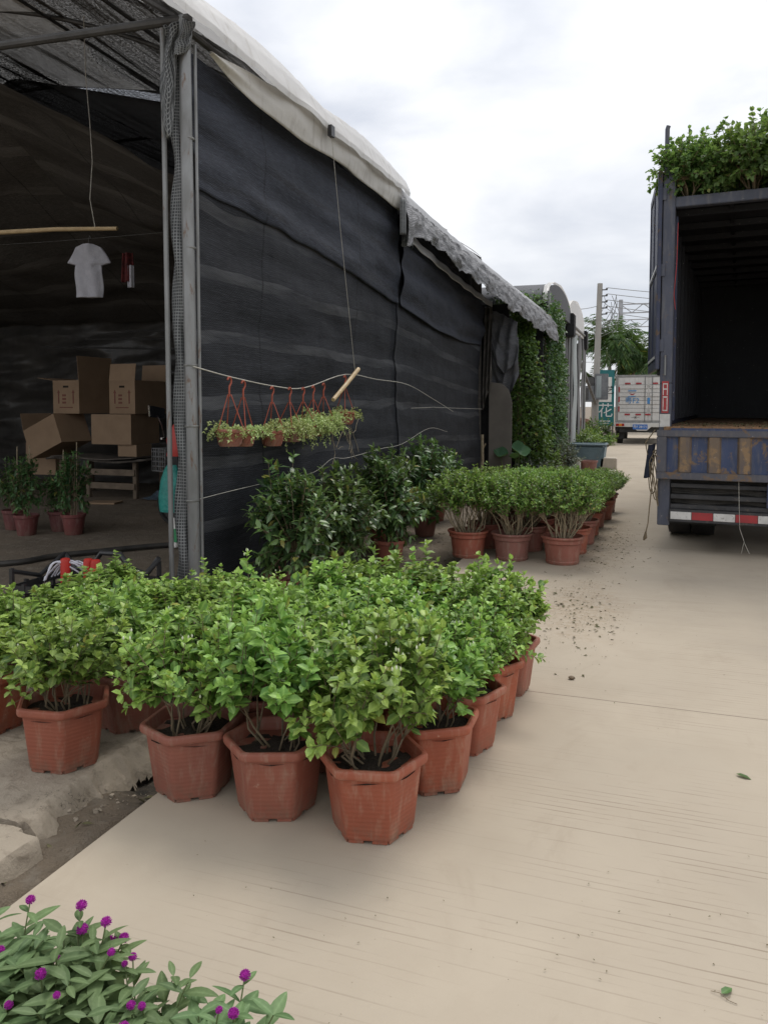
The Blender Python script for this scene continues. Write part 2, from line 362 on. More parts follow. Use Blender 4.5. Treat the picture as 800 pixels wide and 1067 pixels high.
M['rubber'] = basic('black_rubber', (.02,.02,.02), (.035,.033,.03), 9, .75, .3)
M['hose'] = basic('black_hose', (.025,.024,.022), (.05,.045,.038), 9, .6, .2)
M['red'] = basic('red_plastic', (.5,.035,.025), (.4,.03,.02), 9, .45, .05); M['teal'] = basic('teal_bag', (.025,.28,.235), (.018,.2,.17), 7, .4, .5, dist=.03)
M['chrome'] = basic('chrome', (.6,.6,.6), (.5,.5,.5), 5, .2, 0, metal=1.)
M['bluesheet'] = basic('grey_blue_sheet', (.09,.12,.15), (.05,.07,.09), 6, .5, .5, dist=.04)
M['white'] = basic('white_plastic', (.72,.71,.67), (.6,.59,.55), 5, .5, .1, c3=(.42,.38,.31)); M['green'] = basic('green_label', (.05,.3,.12), None, 9, .5, 0)
M['truckblue'] = mk_painted('dark_blue_paint', (.045,.055,.1), (.032,.04,.072), (.13,.09,.06), (.1,.1,.11), .57)
M['truckpost'] = mk_painted('worn_blue_grey_paint', (.085,.093,.125), (.06,.067,.092), (.15,.115,.09), (.17,.165,.165), .58)
M['tailblue'] = mk_painted('tailgate_blue', (.05,.072,.15), (.038,.056,.115), (.19,.13,.085), (.15,.14,.135), .53)
M['tailrust'] = mk_painted('rusty_rib', (.19,.135,.088), (.13,.1,.08), (.26,.175,.1), (.07,.08,.12), .5)
M['tailframe'] = mk_painted('dusty_frame', (.105,.105,.125), (.08,.08,.095), (.18,.12,.075), (.16,.145,.13), .54)
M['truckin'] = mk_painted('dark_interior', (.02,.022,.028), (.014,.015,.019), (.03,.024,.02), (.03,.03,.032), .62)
M['chassis'] = basic('dark_chassis', (.05,.05,.053), (.032,.032,.034), 6, .6, .2, c3=(.1,.085,.07))
M['bedwood'] = basic('orange_brown_bed', (.36,.2,.1), (.25,.145,.075), 7, .85, .4, c3=(.13,.1,.065), c3amt=.55, dist=.02)
M['refl_w'] = basic('white_reflector', (.66,.65,.63), (.5,.49,.47), 9, .4, 0, c3=(.3,.28,.25)); M['refl_r'] = basic('red_reflector', (.4,.035,.04), (.3,.03,.035), 9, .4, 0, c3=(.2,.06,.05))
M['glass'] = basic('dark_glass', (.02,.025,.03), (.03,.035,.04), 3, .08, 0)
M['vanwhite'] = mk_painted('white_van_paint', (.62,.61,.59), (.55,.54,.52), (.35,.3,.24), (.44,.42,.39), .66)
M['vangrey'] = basic('grey_trim', (.3,.3,.29), (.22,.22,.21), 6, .5, .1); M['inkblue'] = basic('blue_lettering', (.07,.24,.5), (.06,.2,.43), 9, .5, 0)
M['plate'] = basic('blue_plate', (.05,.17,.5), (.04,.14,.42), 9, .4, 0); M['platew'] = basic('white_lettering', (.75,.75,.73), None, 9, .5, 0)
M['amber'] = basic('amber_lamp', (.7,.25,.04), (.6,.2,.03), 9, .25, 0); M['redlamp'] = basic('red_lamp', (.4,.02,.02), (.3,.015,.015), 9, .25, 0)
M['polec'] = basic('concrete_pole', (.36,.345,.315), (.28,.268,.245), 4, .85, .3, (1,1,.3)); M['boxgrey'] = basic('grey_box_paint', (.17,.175,.18), (.12,.125,.13), 5, .6, .1)
M['steelfar'] = basic('grey_steel', (.42,.43,.45), (.36,.37,.39), 4, .6, 0); M['bldg'] = basic('grey_render', (.32,.32,.315), (.27,.27,.265), .8, .85, .2)
M['fence'] = basic('grey_sheet_panel', (.17,.17,.172), (.11,.11,.113), 1.6, .7, .2, (1,1,.25), c3=(.12,.12,.12)); M['fencepale'] = basic('pale_film_strip', (.34,.37,.37), (.24,.27,.27), 2, .5, .4, (3,3,.4), dist=.04)
M['panel'] = basic('beige_grey_board', (.2,.18,.155), (.15,.137,.118), 2.2, .85, .2)
M['tealsign'] = basic('teal_sign', (.014,.15,.155), (.012,.125,.13), 5, .5, 0); M['tub'] = basic('blue_grey_tub', (.13,.19,.215), (.1,.145,.165), 4, .6, .2, c3=(.2,.19,.17))
M['dark'] = basic('gap_shade_and_trim_black', (.02,.02,.021), (.013,.013,.014), 5, .9, .2); M['yellow'] = basic('yellow_board', (.6,.52,.1), None, 5, .6, 0)  # near-black for painted gap shade, also gutter boxes and dark lettering
M['litter'] = basic('dry_leaf_litter', (.15,.125,.065), (.07,.075,.03), 30, .9, .2); M['stone'] = basic('brown_stone', (.2,.15,.1), (.14,.105,.07), 30, .9, .4)
M['brown'] = basic('brown_clay', (.24,.13,.085), (.18,.1,.065), 6, .8, .2)

# ------------------------------------------------------------------ leaves
def leaf_arrays(P, D, N, L, W, fine=True, fold=.18, curl=.18):
    P, D, N = (np.asarray(a, float) for a in (P, D, N)); n = len(P)
    D = D/np.maximum(np.linalg.norm(D, axis=1, keepdims=True), 1e-9)
    S = np.cross(N, D); S /= np.maximum(np.linalg.norm(S, axis=1, keepdims=True), 1e-9); U = np.cross(D, S)
    if fine == 2:
        X_ = np.array([0,.12,.28,.46,.64,.82,.94,1.]); Wd = np.array([.03,.26,.43,.5,.45,.29,.13,.0])
        T = np.concatenate([np.stack([X_, Wd, .3*Wd/.5], 1), np.stack([X_, 0*X_, 0*X_], 1), np.stack([X_, -Wd, .3*Wd/.5], 1)]); F = [(i+8, i+9, i+1, i) for i in range(7)]+[(i+16, i+17, i+9, i+8) for i in range(7)]
    elif fine: T = np.array([(0,0,0),(.24,.44,.3),(.64,.46,.3),(1,0,.0),(.64,-.46,.3),(.24,-.44,.3),(.3,0,0),(.66,0,0)]); F = [(0,6,1),(6,7,2,1),(7,3,2),(0,5,6),(5,4,7,6),(4,3,7)]
    else: T = np.array([(0,0,0),(.45,.5,.3),(1,0,0),(.45,-.5,.3)]); F = [(0,2,1),(0,3,2)]
    L = np.broadcast_to(np.asarray(L, float), (n,)); W = np.broadcast_to(np.asarray(W, float), (n,))
    cz = T[None,:,2]*fold/.3*W[:,None] - curl*(T[None,:,0]**2)*L[:,None]
    V = P[:,None,:] + D[:,None,:]*(T[None,:,0]*L[:,None])[:,:,None] + S[:,None,:]*(T[None,:,1]*W[:,None])[:,:,None] + U[:,None,:]*cz[:,:,None]
    return V.reshape(-1,3), F, len(T), n
def leaf_mesh(name, P, D, N, L, W, tint, young, mat, parent=None, fine=True, fold=.18, curl=.18, obj=True, loc=None):
    V, F, k, n = leaf_arrays(P, D, N, L, W, fine, fold, curl)
    me = bpy.data.meshes.new(name)
    loops = np.concatenate([np.concatenate([np.array(f)[None,:] + (np.arange(n)*k)[:,None]], 1).reshape(n, -1) for f in F], 1)  # n x sum(len f)
    sizes = np.array([len(f) for f in F]); per = sizes.sum()
    starts = (np.concatenate([[0], np.cumsum(sizes)[:-1]])[None,:] + (np.arange(n)*per)[:,None]).ravel()
    me.vertices.add(len(V)); me.vertices.foreach_set('co', V.astype(np.float32).ravel())
    me.loops.add(n*per); me.loops.foreach_set('vertex_index', loops.ravel().astype(np.int32))
    me.polygons.add(n*len(F)); me.polygons.foreach_set('loop_start', starts.astype(np.int32))
    me.update(calc_edges=True); me.validate()
    mid_ = np.zeros(k, np.float32)
    if k == 8: mid_[[0,3,6,7]] = 1
    if k == 24: mid_[8:16] = 1
    at = me.attributes.new('mid', 'FLOAT', 'POINT'); at.data.foreach_set('value', np.tile(mid_, n))
    for nm, a in (('tint', tint), ('young', young)):
        at = me.attributes.new(nm, 'FLOAT', 'POINT'); at.data.foreach_set('value', np.repeat(np.asarray(a, np.float32), k))
    me.polygons.foreach_set('use_smooth', np.ones(len(me.polygons), bool))
    me.materials.append(mat)
    o = bpy.data.objects.new(name, me); col.objects.link(o)
    if parent is not None: o.parent = parent
    if loc is not None: o.location = loc
    return o
def unit(v): return v/np.maximum(np.linalg.norm(v, axis=-1, keepdims=True), 1e-9)

def bush(seed, base, ends, nstem, split, leaf_from, pair_gap, L, asp, stem_r=.006, twig_r=.0022, spread=.08, young_n=3, base_r=.06, filler=0, up=.55, jit=.35, ysc=1., wob=.03):
    """stems fan from base, one twig to each end point; leaves in pairs along twigs. returns (stems MB, leaf dict)"""
    g = np.random.default_rng(seed); mb = MB(); base = np.array(base, float); ends = np.asarray(ends, float)
    ang = np.sort(g.uniform(0, 2*math.pi, nstem)); cen = ends.mean(0)
    nodes = []
    for a in ang:
        b = base + np.array([math.cos(a), math.sin(a), 0])*base_r*g.uniform(.2, 1)
        nd = np.array([base[0]+math.cos(a)*spread*g.uniform(.4,1.1), base[1]+math.sin(a)*spread*g.uniform(.4,1.1), split*g.uniform(.85,1.12)])
        m = (b+nd)/2 + g.normal(0, wob*.5, 3); mb.tube([b, m, nd], [stem_r, stem_r*.85, stem_r*.65], 5, False); nodes.append(nd)
    nodes = np.array(nodes); P=[];D=[];N=[];LL=[];Y=[]
    for e in ends:
        i = np.argmin(np.linalg.norm((nodes-e)*np.array([1,1,.2]), axis=1)+g.uniform(0,.08,len(nodes))); a = nodes[i]
        c = (a*.5+e*.5) + np.array([*( (e-a)[:2]*.12 ), .02]) + g.normal(0, wob*.6, 3)
        ts = np.linspace(0, 1, 7); pts = [(1-t)**2*a + 2*t*(1-t)*c + t*t*e for t in ts]
        mb.tube(pts[::2], [stem_r*.5, twig_r*1.2, twig_r, twig_r*.6], 4, False)
        ln = sum(np.linalg.norm(pts[j+1]-pts[j]) for j in range(6)); t0 = leaf_from; k = max(2, int(ln*(1-t0)/pair_gap))
        ph = g.uniform(0, 3.14)
        for j in range(k+1):
            t = t0+(1-t0)*j/k; p = (1-t)**2*a+2*t*(1-t)*c+t*t*e; d = unit(2*(1-t)*(c-a)+2*t*(e-c)); ph += 1.57
            s = np.cross(d, [.3,.2,1.]); s = unit(s); w = np.cross(d, s); last = k-j
            for sg in (0, math.pi):
                q = s*math.cos(ph+sg)+w*math.sin(ph+sg)
                dd = unit(q + d*(.35+.25*(last < 2)) + np.array([0,0,up*.5]) + g.normal(0, jit, 3))
                nn = unit(np.array([0,0,1.])+d*.4+g.normal(0, jit, 3))
                P.append(p); D.append(dd); N.append(nn); LL.append(g.uniform(.72,1.15)*(1 if last > 1 else .75)); Y.append(max(0, min(1, (1-last/young_n)))*g.uniform(.3,1)*ysc if last < young_n else g.uniform(0,.12))
            if j == k:
                P.append(p); D.append(unit(d+g.normal(0,.2,3))); N.append(unit(np.cross(s, d)+g.normal(0,.3,3))); LL.append(.7); Y.append(g.uniform(.5,1)*ysc)
    for _ in range(filler):
        e = ends[g.integers(len(ends))]; p = cen+(e-cen)*g.uniform(.3,.95)
        P.append(p); D.append(unit((p-cen)+g.normal(0,.12,3))); N.append(unit(np.array([0,0,1.])+g.normal(0,.5,3))); LL.append(g.uniform(.8,1.2)); Y.append(0)
    LL = np.array(LL)*L
    return mb, dict(P=np.array(P), D=np.array(D), N=np.array(N), L=LL, W=LL*asp*g.uniform(.85,1.15,len(LL)), tint=g.uniform(0,1,len(LL)), young=np.array(Y))
def dome(g, n, cz, rx, rz, low=-.35, flat=1., rin=.72):
    out = []
    while len(out) < n:
        v = unit(g.normal(0,1,3))
        if v[2] < low: continue
        r = g.uniform(rin, 1.05); out.append((v[0]*rx*r, v[1]*rx*r, cz+v[2]*rz*r*flat))
    return np.array(out)

# ------------------------------------------------------------------ SETTING: ground, road, old paving
GX = np.unique(np.concatenate([[-400,-150,-60,-30,-18,-12], np.arange(-8,-3.0,.25), np.arange(-3,-1.6,.05), [-1.4,-1,-.4,0,1,2,3,4,5,5.5,6,7,9,14,25,60,150,400]]))
GY = np.unique(np.concatenate([[-400,-100,-30,-10,-4,-1,0], np.arange(.6,9,.07), np.arange(9,22,.5), [24,28,32,36,40,50,60,80,110,160,300,700]]))
def gz(x, y):
    h = -.03 + .018*fbm(x*1.3, y*1.3)
    c = -2.0 + .05*nz(y*.9, 3.3); w = .2+.05*nz(y*1.7, 9.1)
    k = max(0., 1-abs(x-c)/w)
    if -2 < y < 14: h -= (.012+.13*math.exp(-((y-2.85)/.33)**2)+.05*(y > 4))*min(1., k*1.9) - (.02*fbm(x*6, y*6)+.01*nz(x*31, y*31))*(k > 0)
    if x > -1.9 and x < 4.6: h = min(h, -.1)
    if x < -3.1 and 4.7 < y < 13: h = .0 + .012*fbm(x*1.5, y*1.5)
    if abs(x) > 30 or y > 60 or y < -5: h = -.06
    return h
mb = MB(); mb.v = [(x, y, gz(x, y)) for x in GX for y in GY]
w_ = len(GY); mb.f = [(i*w_+j, (i+1)*w_+j, (i+1)*w_+j+1, i*w_+j+1) for i in range(len(GX)-1) for j in range(w_-1)]
tag(mb.build('ground', M['ground'], smooth=60), kind='structure')
mb = MB(); mb.box((-1.82, -6, -.2), (4.6, 120, 0.)); tag(mb.build('road', M['road'], bevel=.008), kind='structure')

def pave_edge(y):
    e = -2.1+.045*fbm(y*2.1, 7.7)+.022*nz(y*9, 2.2)+.01*nz(y*31, 4.1)-.05*max(0, min(1, (y-2.7)/.6))
    if y < 2.06: e = max(e, -1.985+.012*nz(y*6, 1.))
    return e
def pave_z(x, y):
    d = pave_edge(y)-x; old = y > 2.08
    rough = .004*fbm(x*9, y*9)+.0025*nz(x*40, y*40)
    top = .012+rough-(.012*max(0, fbm(x*2.2, y*2.2)) if old else -.012)
    w = (.06 if old else .008)*(1+.5*nz(x*5, y*5, 3.))        # crumbled edge is wider on the old part
    t = max(0., min(1., (w-d)/(w+.03))); drop = t*t*(3-2*t)
    peb = (.014*abs(nz(x*48, y*48, 1.))+.012*abs(nz(x*75, y*75, 5.))+.02*abs(nz(x*19, y*19, 8.)))*min(1, t*3)*(t < .97) if old else .004*nz(x*25, y*25)*t
    z = top-.1*drop+peb-max(0., -d-.02)*2.2
    c = 2.085+.03*nz(x*2.3, 4.4)+.012*nz(x*13, 2.)+.02*max(0, (x+2.6))   # joint between the two slabs
    k = abs(y-c)/(.013+.01*abs(nz(x*3, 6.)))
    if k < 1: z -= .07*(1-k*k)
    q = abs((x+2.62)-.18*nz(y*2.2, 3.)-.25*(y-2.9))/.008          # a long crack in the old slab
    if q < 1 and y > 2.1: z -= .03*(1-q)
    return z
XS = np.unique(np.concatenate([np.arange(-6.5,-3.5,.25), np.arange(-3.5,-2.6,.03), np.arange(-2.6,-1.9,.0095)])); YS = np.unique(np.concatenate([np.arange(-1,1.4,.2), np.arange(1.4,3.5,.0105), np.arange(3.5,4.73,.04)]))
mb = MB(); mb.v = [(x, y, pave_z(x, y)) for x in XS for y in YS]; w_ = len(YS)
mb.f = [(i*w_+j, (i+1)*w_+j, (i+1)*w_+j+1, i*w_+j+1) for i in range(len(XS)-1) for j in range(w_-1) if max(mb.v[q][2] for q in (i*w_+j, (i+1)*w_+j+1)) > -.118]
tag(mb.build('pavement', M['pave'], smooth=50), kind='structure')

# ------------------------------------------------------------------ THE SHADE HOUSE (first shed)
EX = -3.15
shed = empty('shade_house', (EX, 4.8, 0), 0, 'long net-walled shade house with an open front and white film over its eave', 'shade house')
def roofz(x): return 4.15+2.0*(1-((x+9)/5.85)**2)
def wtop(y): return 3.95 if y < 9.2 else 3.95-(y-9.2)*.115
def wallx(y, z):
    b = .03*math.sin(z*2.6+nz(y*.5, 0)*2)+.02*fbm(y*.7, z*1.3)+.011*math.sin(z*11+3*fbm(y*.6, z*.5))+.006*math.sin(z*23+5*fbm(y*.5, z*.4))
    s = .02*math.exp(-((y-9.35)/.07)**2)+.006*fbm(y*3, z*7)
    return EX-.03+b*.8+s
def wf(y0, y1, z0, zt, off=0.):
    def f(u, v):
        y = y0+(y1-y0)*u; z = z0+(zt(y)-z0)*v; return (wallx(y, z)+off, y, z)
    return f
mb = MB(); mb.surf(150, 60, wf(4.84, 9.36, .0, lambda y: wtop(y)), (4.5, 4.)); mb.build('net_wall', M['net'], shed, solid=.004)
mb = MB(); mb.surf(120, 60, wf(9.34, 14.15, .0, lambda y: wtop(y)-.02, .012), (4.8, 4.)); mb.build('net_wall', M['net'], shed, solid=.004)
# upper bluish strip of cloth, its lower edge sagging
def upf(u, v):
    q_ = 0
    y = 4.84+(9.35-4.84)*u; zb = 3.0+.06*math.sin(u*3.4+.5)-.2*u+.02*nz(y*3, 1); z = zb+(wtop(y)+.02-zb)*v
    return (wallx(y, z)+.022+.008*math.sin(z*16+2.4*u*3+2*nz(y, z)), y, z)
mb = MB(); mb.surf(130, 44, upf, (4.5, 1.3)); mb.build('net_strip', M['net_top'], shed, solid=.004)
def upf2(u, v):
    y = 9.38+(14.1-9.38)*u; zb = 2.75-.15*u+.12*math.sin(u*3.1)*-1; z = zb+(wtop(y)-zb)*v
    return (wallx(y, z)+.06+.02*math.sin(z*15+3*u+1.5*nz(y, z)), y, z)
mb = MB(); mb.surf(90, 40, upf2, (4.7, 1.)); mb.build('net_strip', M['net_top'], shed, solid=.004)
# corner posts and frame pipes
mb = MB(); mb.tube([(EX+.005,4.79,-.05),(EX,4.78,2.2),(EX-.005,4.77,4.17)], .043, 14)
p_ = mb.build('corner_post', M['galv'], shed)
mb = MB()
for z in (.82, 1.35, 1.78, 2.6, 3.35): mb = MB(); mb.lathe([(.047,-.008),(.05,0),(.047,.008)], 14, (EX, 4.785, z)); mb.build('wire_binding', M['wire'], p_)
mb = MB(); mb.tube([(EX+.05,4.82,0),(EX+.045,4.82,4.0)], .012, 8); mb.build('thin_post', M['galv'], shed)
mb = MB(); mb.tube([(-3.3,4.735,-.03),(-3.305,4.73,4.1)], .018, 10); mb.build('corner_post', M['galv'], shed)
mb = MB(); mb.tube([(-3.1,4.76,4.15),(-6,4.77,4.27),(-15,4.78,4.3)], .032, 10); mb.build('front_beam', M['galv_dark'], shed)
hoop = lambda y: [(-3.15-(11.7)*i/24, y, roofz(-3.15-11.7*i/24)) for i in range(25)]
for y in (4.79, 7.1, 9.4, 11.7, 14.1):
    mb = MB(); mb.tube(hoop(y), .034 if y < 5 else .024, 10); mb.build('roof_hoop', M['galv_dark'], shed)
mb = MB(); mb.tube([(EX-.03, 4.8, 4.12), (EX-.03, 14.2, 4.02)], .025, 8); mb.build('eave_pipe', M['galv_dark'], shed)
for x in (-4.6, -6.4):
    mb = MB(); mb.tube([(x, 4.8, roofz(x)-.03), (x, 14.1, roofz(x)-.03)], .018, 8); mb.build('purlin', M['galv_dark'], shed)
for x, y in ((EX-.1, 9.35), (EX-.14, 14.1), (-13.5, 7.1), (-13.5, 11.7)):
    mb = MB(); mb.tube([(x-.05, y, 0), (x-.05, y, 4.1)], .03, 8); mb.build('inner_post', M['galv_dark'], shed)
# rolled checked net between the two front posts
def rollf(u, v):
    a = u*2*math.pi; z = .02+4.0*v; r = .04+.01*nz(a*1.2, z*1.3, 2)+.012*math.sin(z*9+a*2); tw = 1-.25*math.exp(-((z-3.2)/.15)**2)
    cx = -3.235+.012*nz(z*.8, 4.); return (cx+r*1.3*tw*math.cos(a), 4.8+r*tw*math.sin(a), z)
mb = MB(); mb.surf(28, 150, rollf, (.42, 4.)); mb.build('rolled_net', M['gridnet'], shed)
def flapn(u, v):
    x = -3.3+.24*u; z = 4.12-(.3+.5*math.exp(-((u-.25)/.16)**2)-.1*u)*v
    return (x+.03*nz(v*4, u*3), 4.73-.04*v+.03*math.sin(u*14+v*3), z+.05*nz(u*5, 1))
mb = MB(); mb.surf(24, 20, flapn, (.5, .5)); mb.build('net_flap', M['gridnet'], shed, solid=.003)
# roof cloth: porous front bay, dense behind
def rf(y0, y1, dz, amp):
    def f(u, v):
        x = -3.15-11.7*u; y = y0+(y1-y0)*v
        return (x, y, roofz(x)+dz-amp*math.sin(math.pi*v)*(.6+.4*nz(x*2, 3))+.035*nz(x*2.4, y*.6)+.02*nz(x*9, y*1.2))
    return f
mb = MB(); mb.surf(90, 16, rf(3.9, 5.75, .04, .04), (13, 1.9)); mb.build('roof_net', M['net_roof'], shed)
mb = MB(); mb.surf(70, 30, rf(5.6, 14.2, .06, .12), (13, 8.6)); mb.build('roof_net', M['net_over'], shed)
# black cloth sagging below the roof, further in
def inner(u, v):
    x = -3.3-11.3*u; y = 6.9+5.6*v
    e = min(roofz(x)-.12, 3.05+.56*(-x-3.3)) if -x < 8 else roofz(x)-.15
    z = e*(1-v)+ (3.1+.1*nz(x, 2))*v - .35*math.sin(math.pi*v)*(.7+.3*nz(x*.7, y*.5))
    return (x, y, z+.05*nz(x*1.7, y*2.2)+.02*math.sin(y*7+2*nz(x, y)))
mb = MB(); mb.surf(80, 50, inner, (11, 5.6)); mb.build('sagging_net', M['net_dark'], shed)
def backf(u, v):
    x = -15+11.62*u; z = 3.9*v; f_ = .1*fbm(x*.8, z*2.2)+.05*math.sin(z*7+1.2*x+3*nz(x*.5, z))+.03*math.sin(z*16-1.8*x+2*nz(x, z*1.5))
    return (x, 12.6+f_, z)
mb = MB(); mb.surf(160, 110, backf, (12, 4)); mb.build('back_sheet', M['plastic_black'], shed)
mb = MB(); mb.surf(40, 20, lambda u, v: (-14.9, 4.8+9.4*u, 4.1*v+.0), (9, 4)); mb.build('net_wall', M['net_dark'], shed, solid=.004)
mb = MB(); mb.surf(40, 20, lambda u, v: (-15+11.85*u, 14.2, (roofz(-15+11.85*u))*v), (12, 4)); mb.build('net_wall', M['net_dark'], shed, solid=.004)
mb = MB()
for i in range(4): mb.tube([(-11+.9*i, 11.9, 2.6+.12*i), (-4.2, 12.0, 2.35+.2*i)], .02, 6)
mb.tube([(-8.0,11.9,2.6),(-7.5,11.9,3.05),(-7.0,11.9,2.5)], .015, 6); mb.build('rear_rails', M['galv_dark'], shed)
# white film over the eave: hem hangs down the wall, crest bulges between hoops
def film(u, v, full=True):
    y = (5.75 if full else 4.4)+(3.65 if full else 1.36)*u; bul = abs(math.sin((y-4.8)/2.3*math.pi))
    hem = 4.08+.02*nz(y*1.3, 7)
    prof = [(-2.99, hem), (-2.985, hem+.05), (-3.0, 4.17), (-3.05, 4.27+.03*bul), (-3.15, 4.38+.07*bul), (-3.4, 4.52+.1*bul)]
    if not full: prof += [(-3.9, roofz(-3.9)+.12)]
    if full: prof += [(-4.2, roofz(-4.2)+.12+.06*bul), (-6, roofz(-6)+.1), (-9, roofz(-9)+.1), (-12, roofz(-12)+.1), (-14.9, roofz(-14.9)+.1)]
    t = v*(len(prof)-1); i = min(int(t), len(prof)-2); t -= i; a, b = prof[i], prof[i+1]
    x, z = a[0]+(b[0]-a[0])*t, a[1]+(b[1]-a[1])*t
    k = max(0, 1-v*(4 if full else 2)); x += .012*math.sin(y*7+nz(y*2, z)*4)*k; z += .008*nz(y*7, z*8)
    return (x, y, z)
mb = MB(); mb.surf(100, 60, film, (5, 10)); mb.surf(40, 30, lambda u, v: film(u, v, False), (1.4, 1)); mb.build('roof_film', M['film_white'], shed)
# inner flap of older, creamier film showing under the hem
def tri(u, v):
    y = 4.93+4.3*u; zt = 3.99+.19*min(1, u*3.2); zb = min(zt-.005, 3.955-.1*math.sin(min(1, u*5)*math.pi*.5)-.02*math.sin(y*2.3)+.03*u)
    return (-3.06+.012*math.sin(u*21+v*3)+.02*math.sin(v*3.1)+.01*nz(y*3, v*3), y, zt+(zb-zt)*v)
mb = MB(); mb.surf(90, 14, tri, (4.3, .3)); mb.build('film_flap', M['film_cream'], shed, solid=.003)
# grey film and faded net over the far half, swinging out over the path at the far end
def grey(u, v):
    y = 9.2+7.4*u; ex = -3.1+.82*u**1.25; ez = 4.22-.78*u
    prof = [(ex+.06, ez-.2), (ex+.03, ez-.06), (ex-.06, ez+.02), (ex-.5, ez+.13), (-4.6-.3*u, roofz(-4.6)+.1), (-9, roofz(-9)+.11), (-14.9, 4.3)]
    t = v*(len(prof)-1); i = min(int(t), len(prof)-2); t -= i; a, b = prof[i], prof[i+1]
    return (a[0]+(b[0]-a[0])*t, y, a[1]+(b[1]-a[1])*t+.012*nz(y*4, v*9))
mb = MB(); mb.surf(80, 36, grey, (7, 9)); mb.build('roof_film', M['film_grey'], shed)
def hang(u, v):
    y = 9.15+7.5*u; ex = -3.02+.86*u**1.25; zt = 4.04-.75*u; dp = .33+.07*nz(y*1.3, 2)+.045*nz(y*5, 4)+.02*nz(y*14, 1)+.16*u+.3*math.exp(-(u/.03)**2)
    z = zt-dp*v; return (ex+.09*math.sin(v*2.0)+.022*math.sin(y*7.5+v*4+3*nz(y, v*2))*v+.03*fbm(y*4.5, v*3)+.012*nz(y*17, v*7), y, z+.02*fbm(y*6, v*4))
mb = MB(); mb.surf(260, 30, hang, (7.5, .6)); mb.build('hanging_net', M['net_grey'], shed, solid=.003)
mb = MB(); mb.surf(20, 12, lambda u, v: (-3.0+.05*math.sin(u*9), 9.02+.4*u, 3.96-.42*v-.12*u+.03*math.sin(u*9)), (.4, .6)); mb.build('net_flap', M['gridnet'], shed, solid=.003)
mb = MB(); mb.surf(60, 4, lambda u, v: (-3.04+.06*u+.012*math.sin(u*40), 9.5+4.8*u, 3.66-.27*u-.1*v-.04*math.sin(u*3.1)), (5, .1)); mb.build('hem_strip', M['film_grey'], shed, solid=.003)
# torn cloths hanging in the gap at the end of the wall
def torn(u, v):
    x = -3.12+.62*u; y = 14.3+.12*u; ln = .35+.75*math.sin(min(1, u*1.5)*math.pi*.5)*(1-.55*max(0, u-.55)/.45)
    z = 3.3-.28*u-ln*v; return (x+.03*math.sin(v*5+u*4)-.1*v*(u-.4), y+.035*math.sin(u*19+v*4)+.04*fbm(u*4, v*4), z+.03*nz(u*7, v*3))
mb = MB(); mb.surf(40, 36, torn, (.6, 1.2)); mb.build('torn_net', M['net_grey2'], shed, solid=.003)
mb = MB(); mb.surf(40, 36, lambda u, v: (-3.08+.56*u, 14.5+.03*math.sin(u*17+v*3)+.05*math.sin(v*9+nz(u*3, v)*3), 2.75-.7*v-.5*math.sin(u*math.pi)*(.15+.85*v)+.03*nz(u*6, v*5)), (.6, .9)); mb.build('torn_net', M['net_grey2'], shed, solid=.003)
mb = MB(); mb.surf(30, 40, lambda u, v: (-3.12+.16*u, 14.22+.04*math.sin(u*14+v*6), 3.3-1.9*v*(1-.3*u)), (.2, 1.9)); mb.build('torn_net', M['net_dark'], shed, solid=.003)
mb = MB(); mb.box((-4.5, 14.75, 0), (-2.75, 14.8, 3.4)); mb.build('gap_shade_sheet', M['dark'], shed)  # dark sheet added as the shade in the gap past the wall

bp = MB(); bp.prism([(-3.05,.0),(-2.62,.0),(-2.62,1.55),(-2.68,1.78),(-2.8,1.9),(-3.05,1.93)], 14.42, 14.46, 'y')
bo = bp.build('leaning_board', M['panel'], loc=(-2.85,14.44,0), bevel=.006); tag(bo, 'beige-grey board with a rounded corner standing at the far end of the net wall', 'board')

# ------------------------------------------------------------------ ropes, wires and string on the wall
mb = MB(); rp = [(-3.1,4.74,1.77),(-3.03,5.12,1.71),(-3.0,5.76,1.655),(-3.0,6.34,1.655),(-3.02,7.34,1.81),(-3.04,8.3,1.79),(-3.04,9.43,1.76),(-3.06,10.6,1.6),(-3.05,11.78,1.4)]
mb.tube(sm(rp), .0045, 6); tag(mb.build('rope', M['string'], loc=rp[0]), 'frayed rope strung along the net wall with hanging baskets on it', 'rope')
mb = MB(); mb.tube(sm([(-3.1,4.8,.83),(-3.05,5.2,.855),(-3.04,6.0,.87),(-3.03,6.6,.88),(-3.02,7.0,.98),(-3.03,7.4,.96),(-3.03,8.4,1.0),(-3.03,9.2,1.02),(-3.03,10.4,1.18),(-3.04,11.4,1.1)]), .0028, 5)
tag(mb.build('wire', M['string'], loc=(-3.1,4.8,.83)), 'pale twisted wire across the net wall below the hanging baskets', 'wire')
mb = MB(); mb.tube([(-3.04,9.6,1.46),(-3.03,10.6,1.47),(-3.03,12.0,1.45),(-3.04,13.8,1.43)], .003, 5)
tag(mb.build('wire', M['string'], loc=(-3.04,9.6,1.46)), 'straight white wire low on the far half of the net wall', 'wire')
mb = MB(); mb.tube([(-2.98,6.91,4.06),(-2.97,7.1,3.2),(-2.97,7.35,2.3),(-2.97,7.47,1.86)], .0025, 5)
tag(mb.build('string', M['string'], loc=(-2.97,7.47,1.86)), 'thin string hanging from the white film down to the bamboo stick', 'string')
mb = MB(); mb.tube([(-2.95,7.52,1.87),(-2.95,7.2,1.71),(-2.95,6.86,1.55)], [.022,.021,.02], 8); tag(mb.build('bamboo_stick', M['bamboo'], loc=(-2.95,6.86,1.55)), 'short bamboo stick hanging aslant on the rope above the baskets', 'stick')
mb = MB(); mb.box((-3.0,6.87,4.02),(-2.96,6.95,4.12)); mb.build('film_clip', M['black_plastic'], shed)

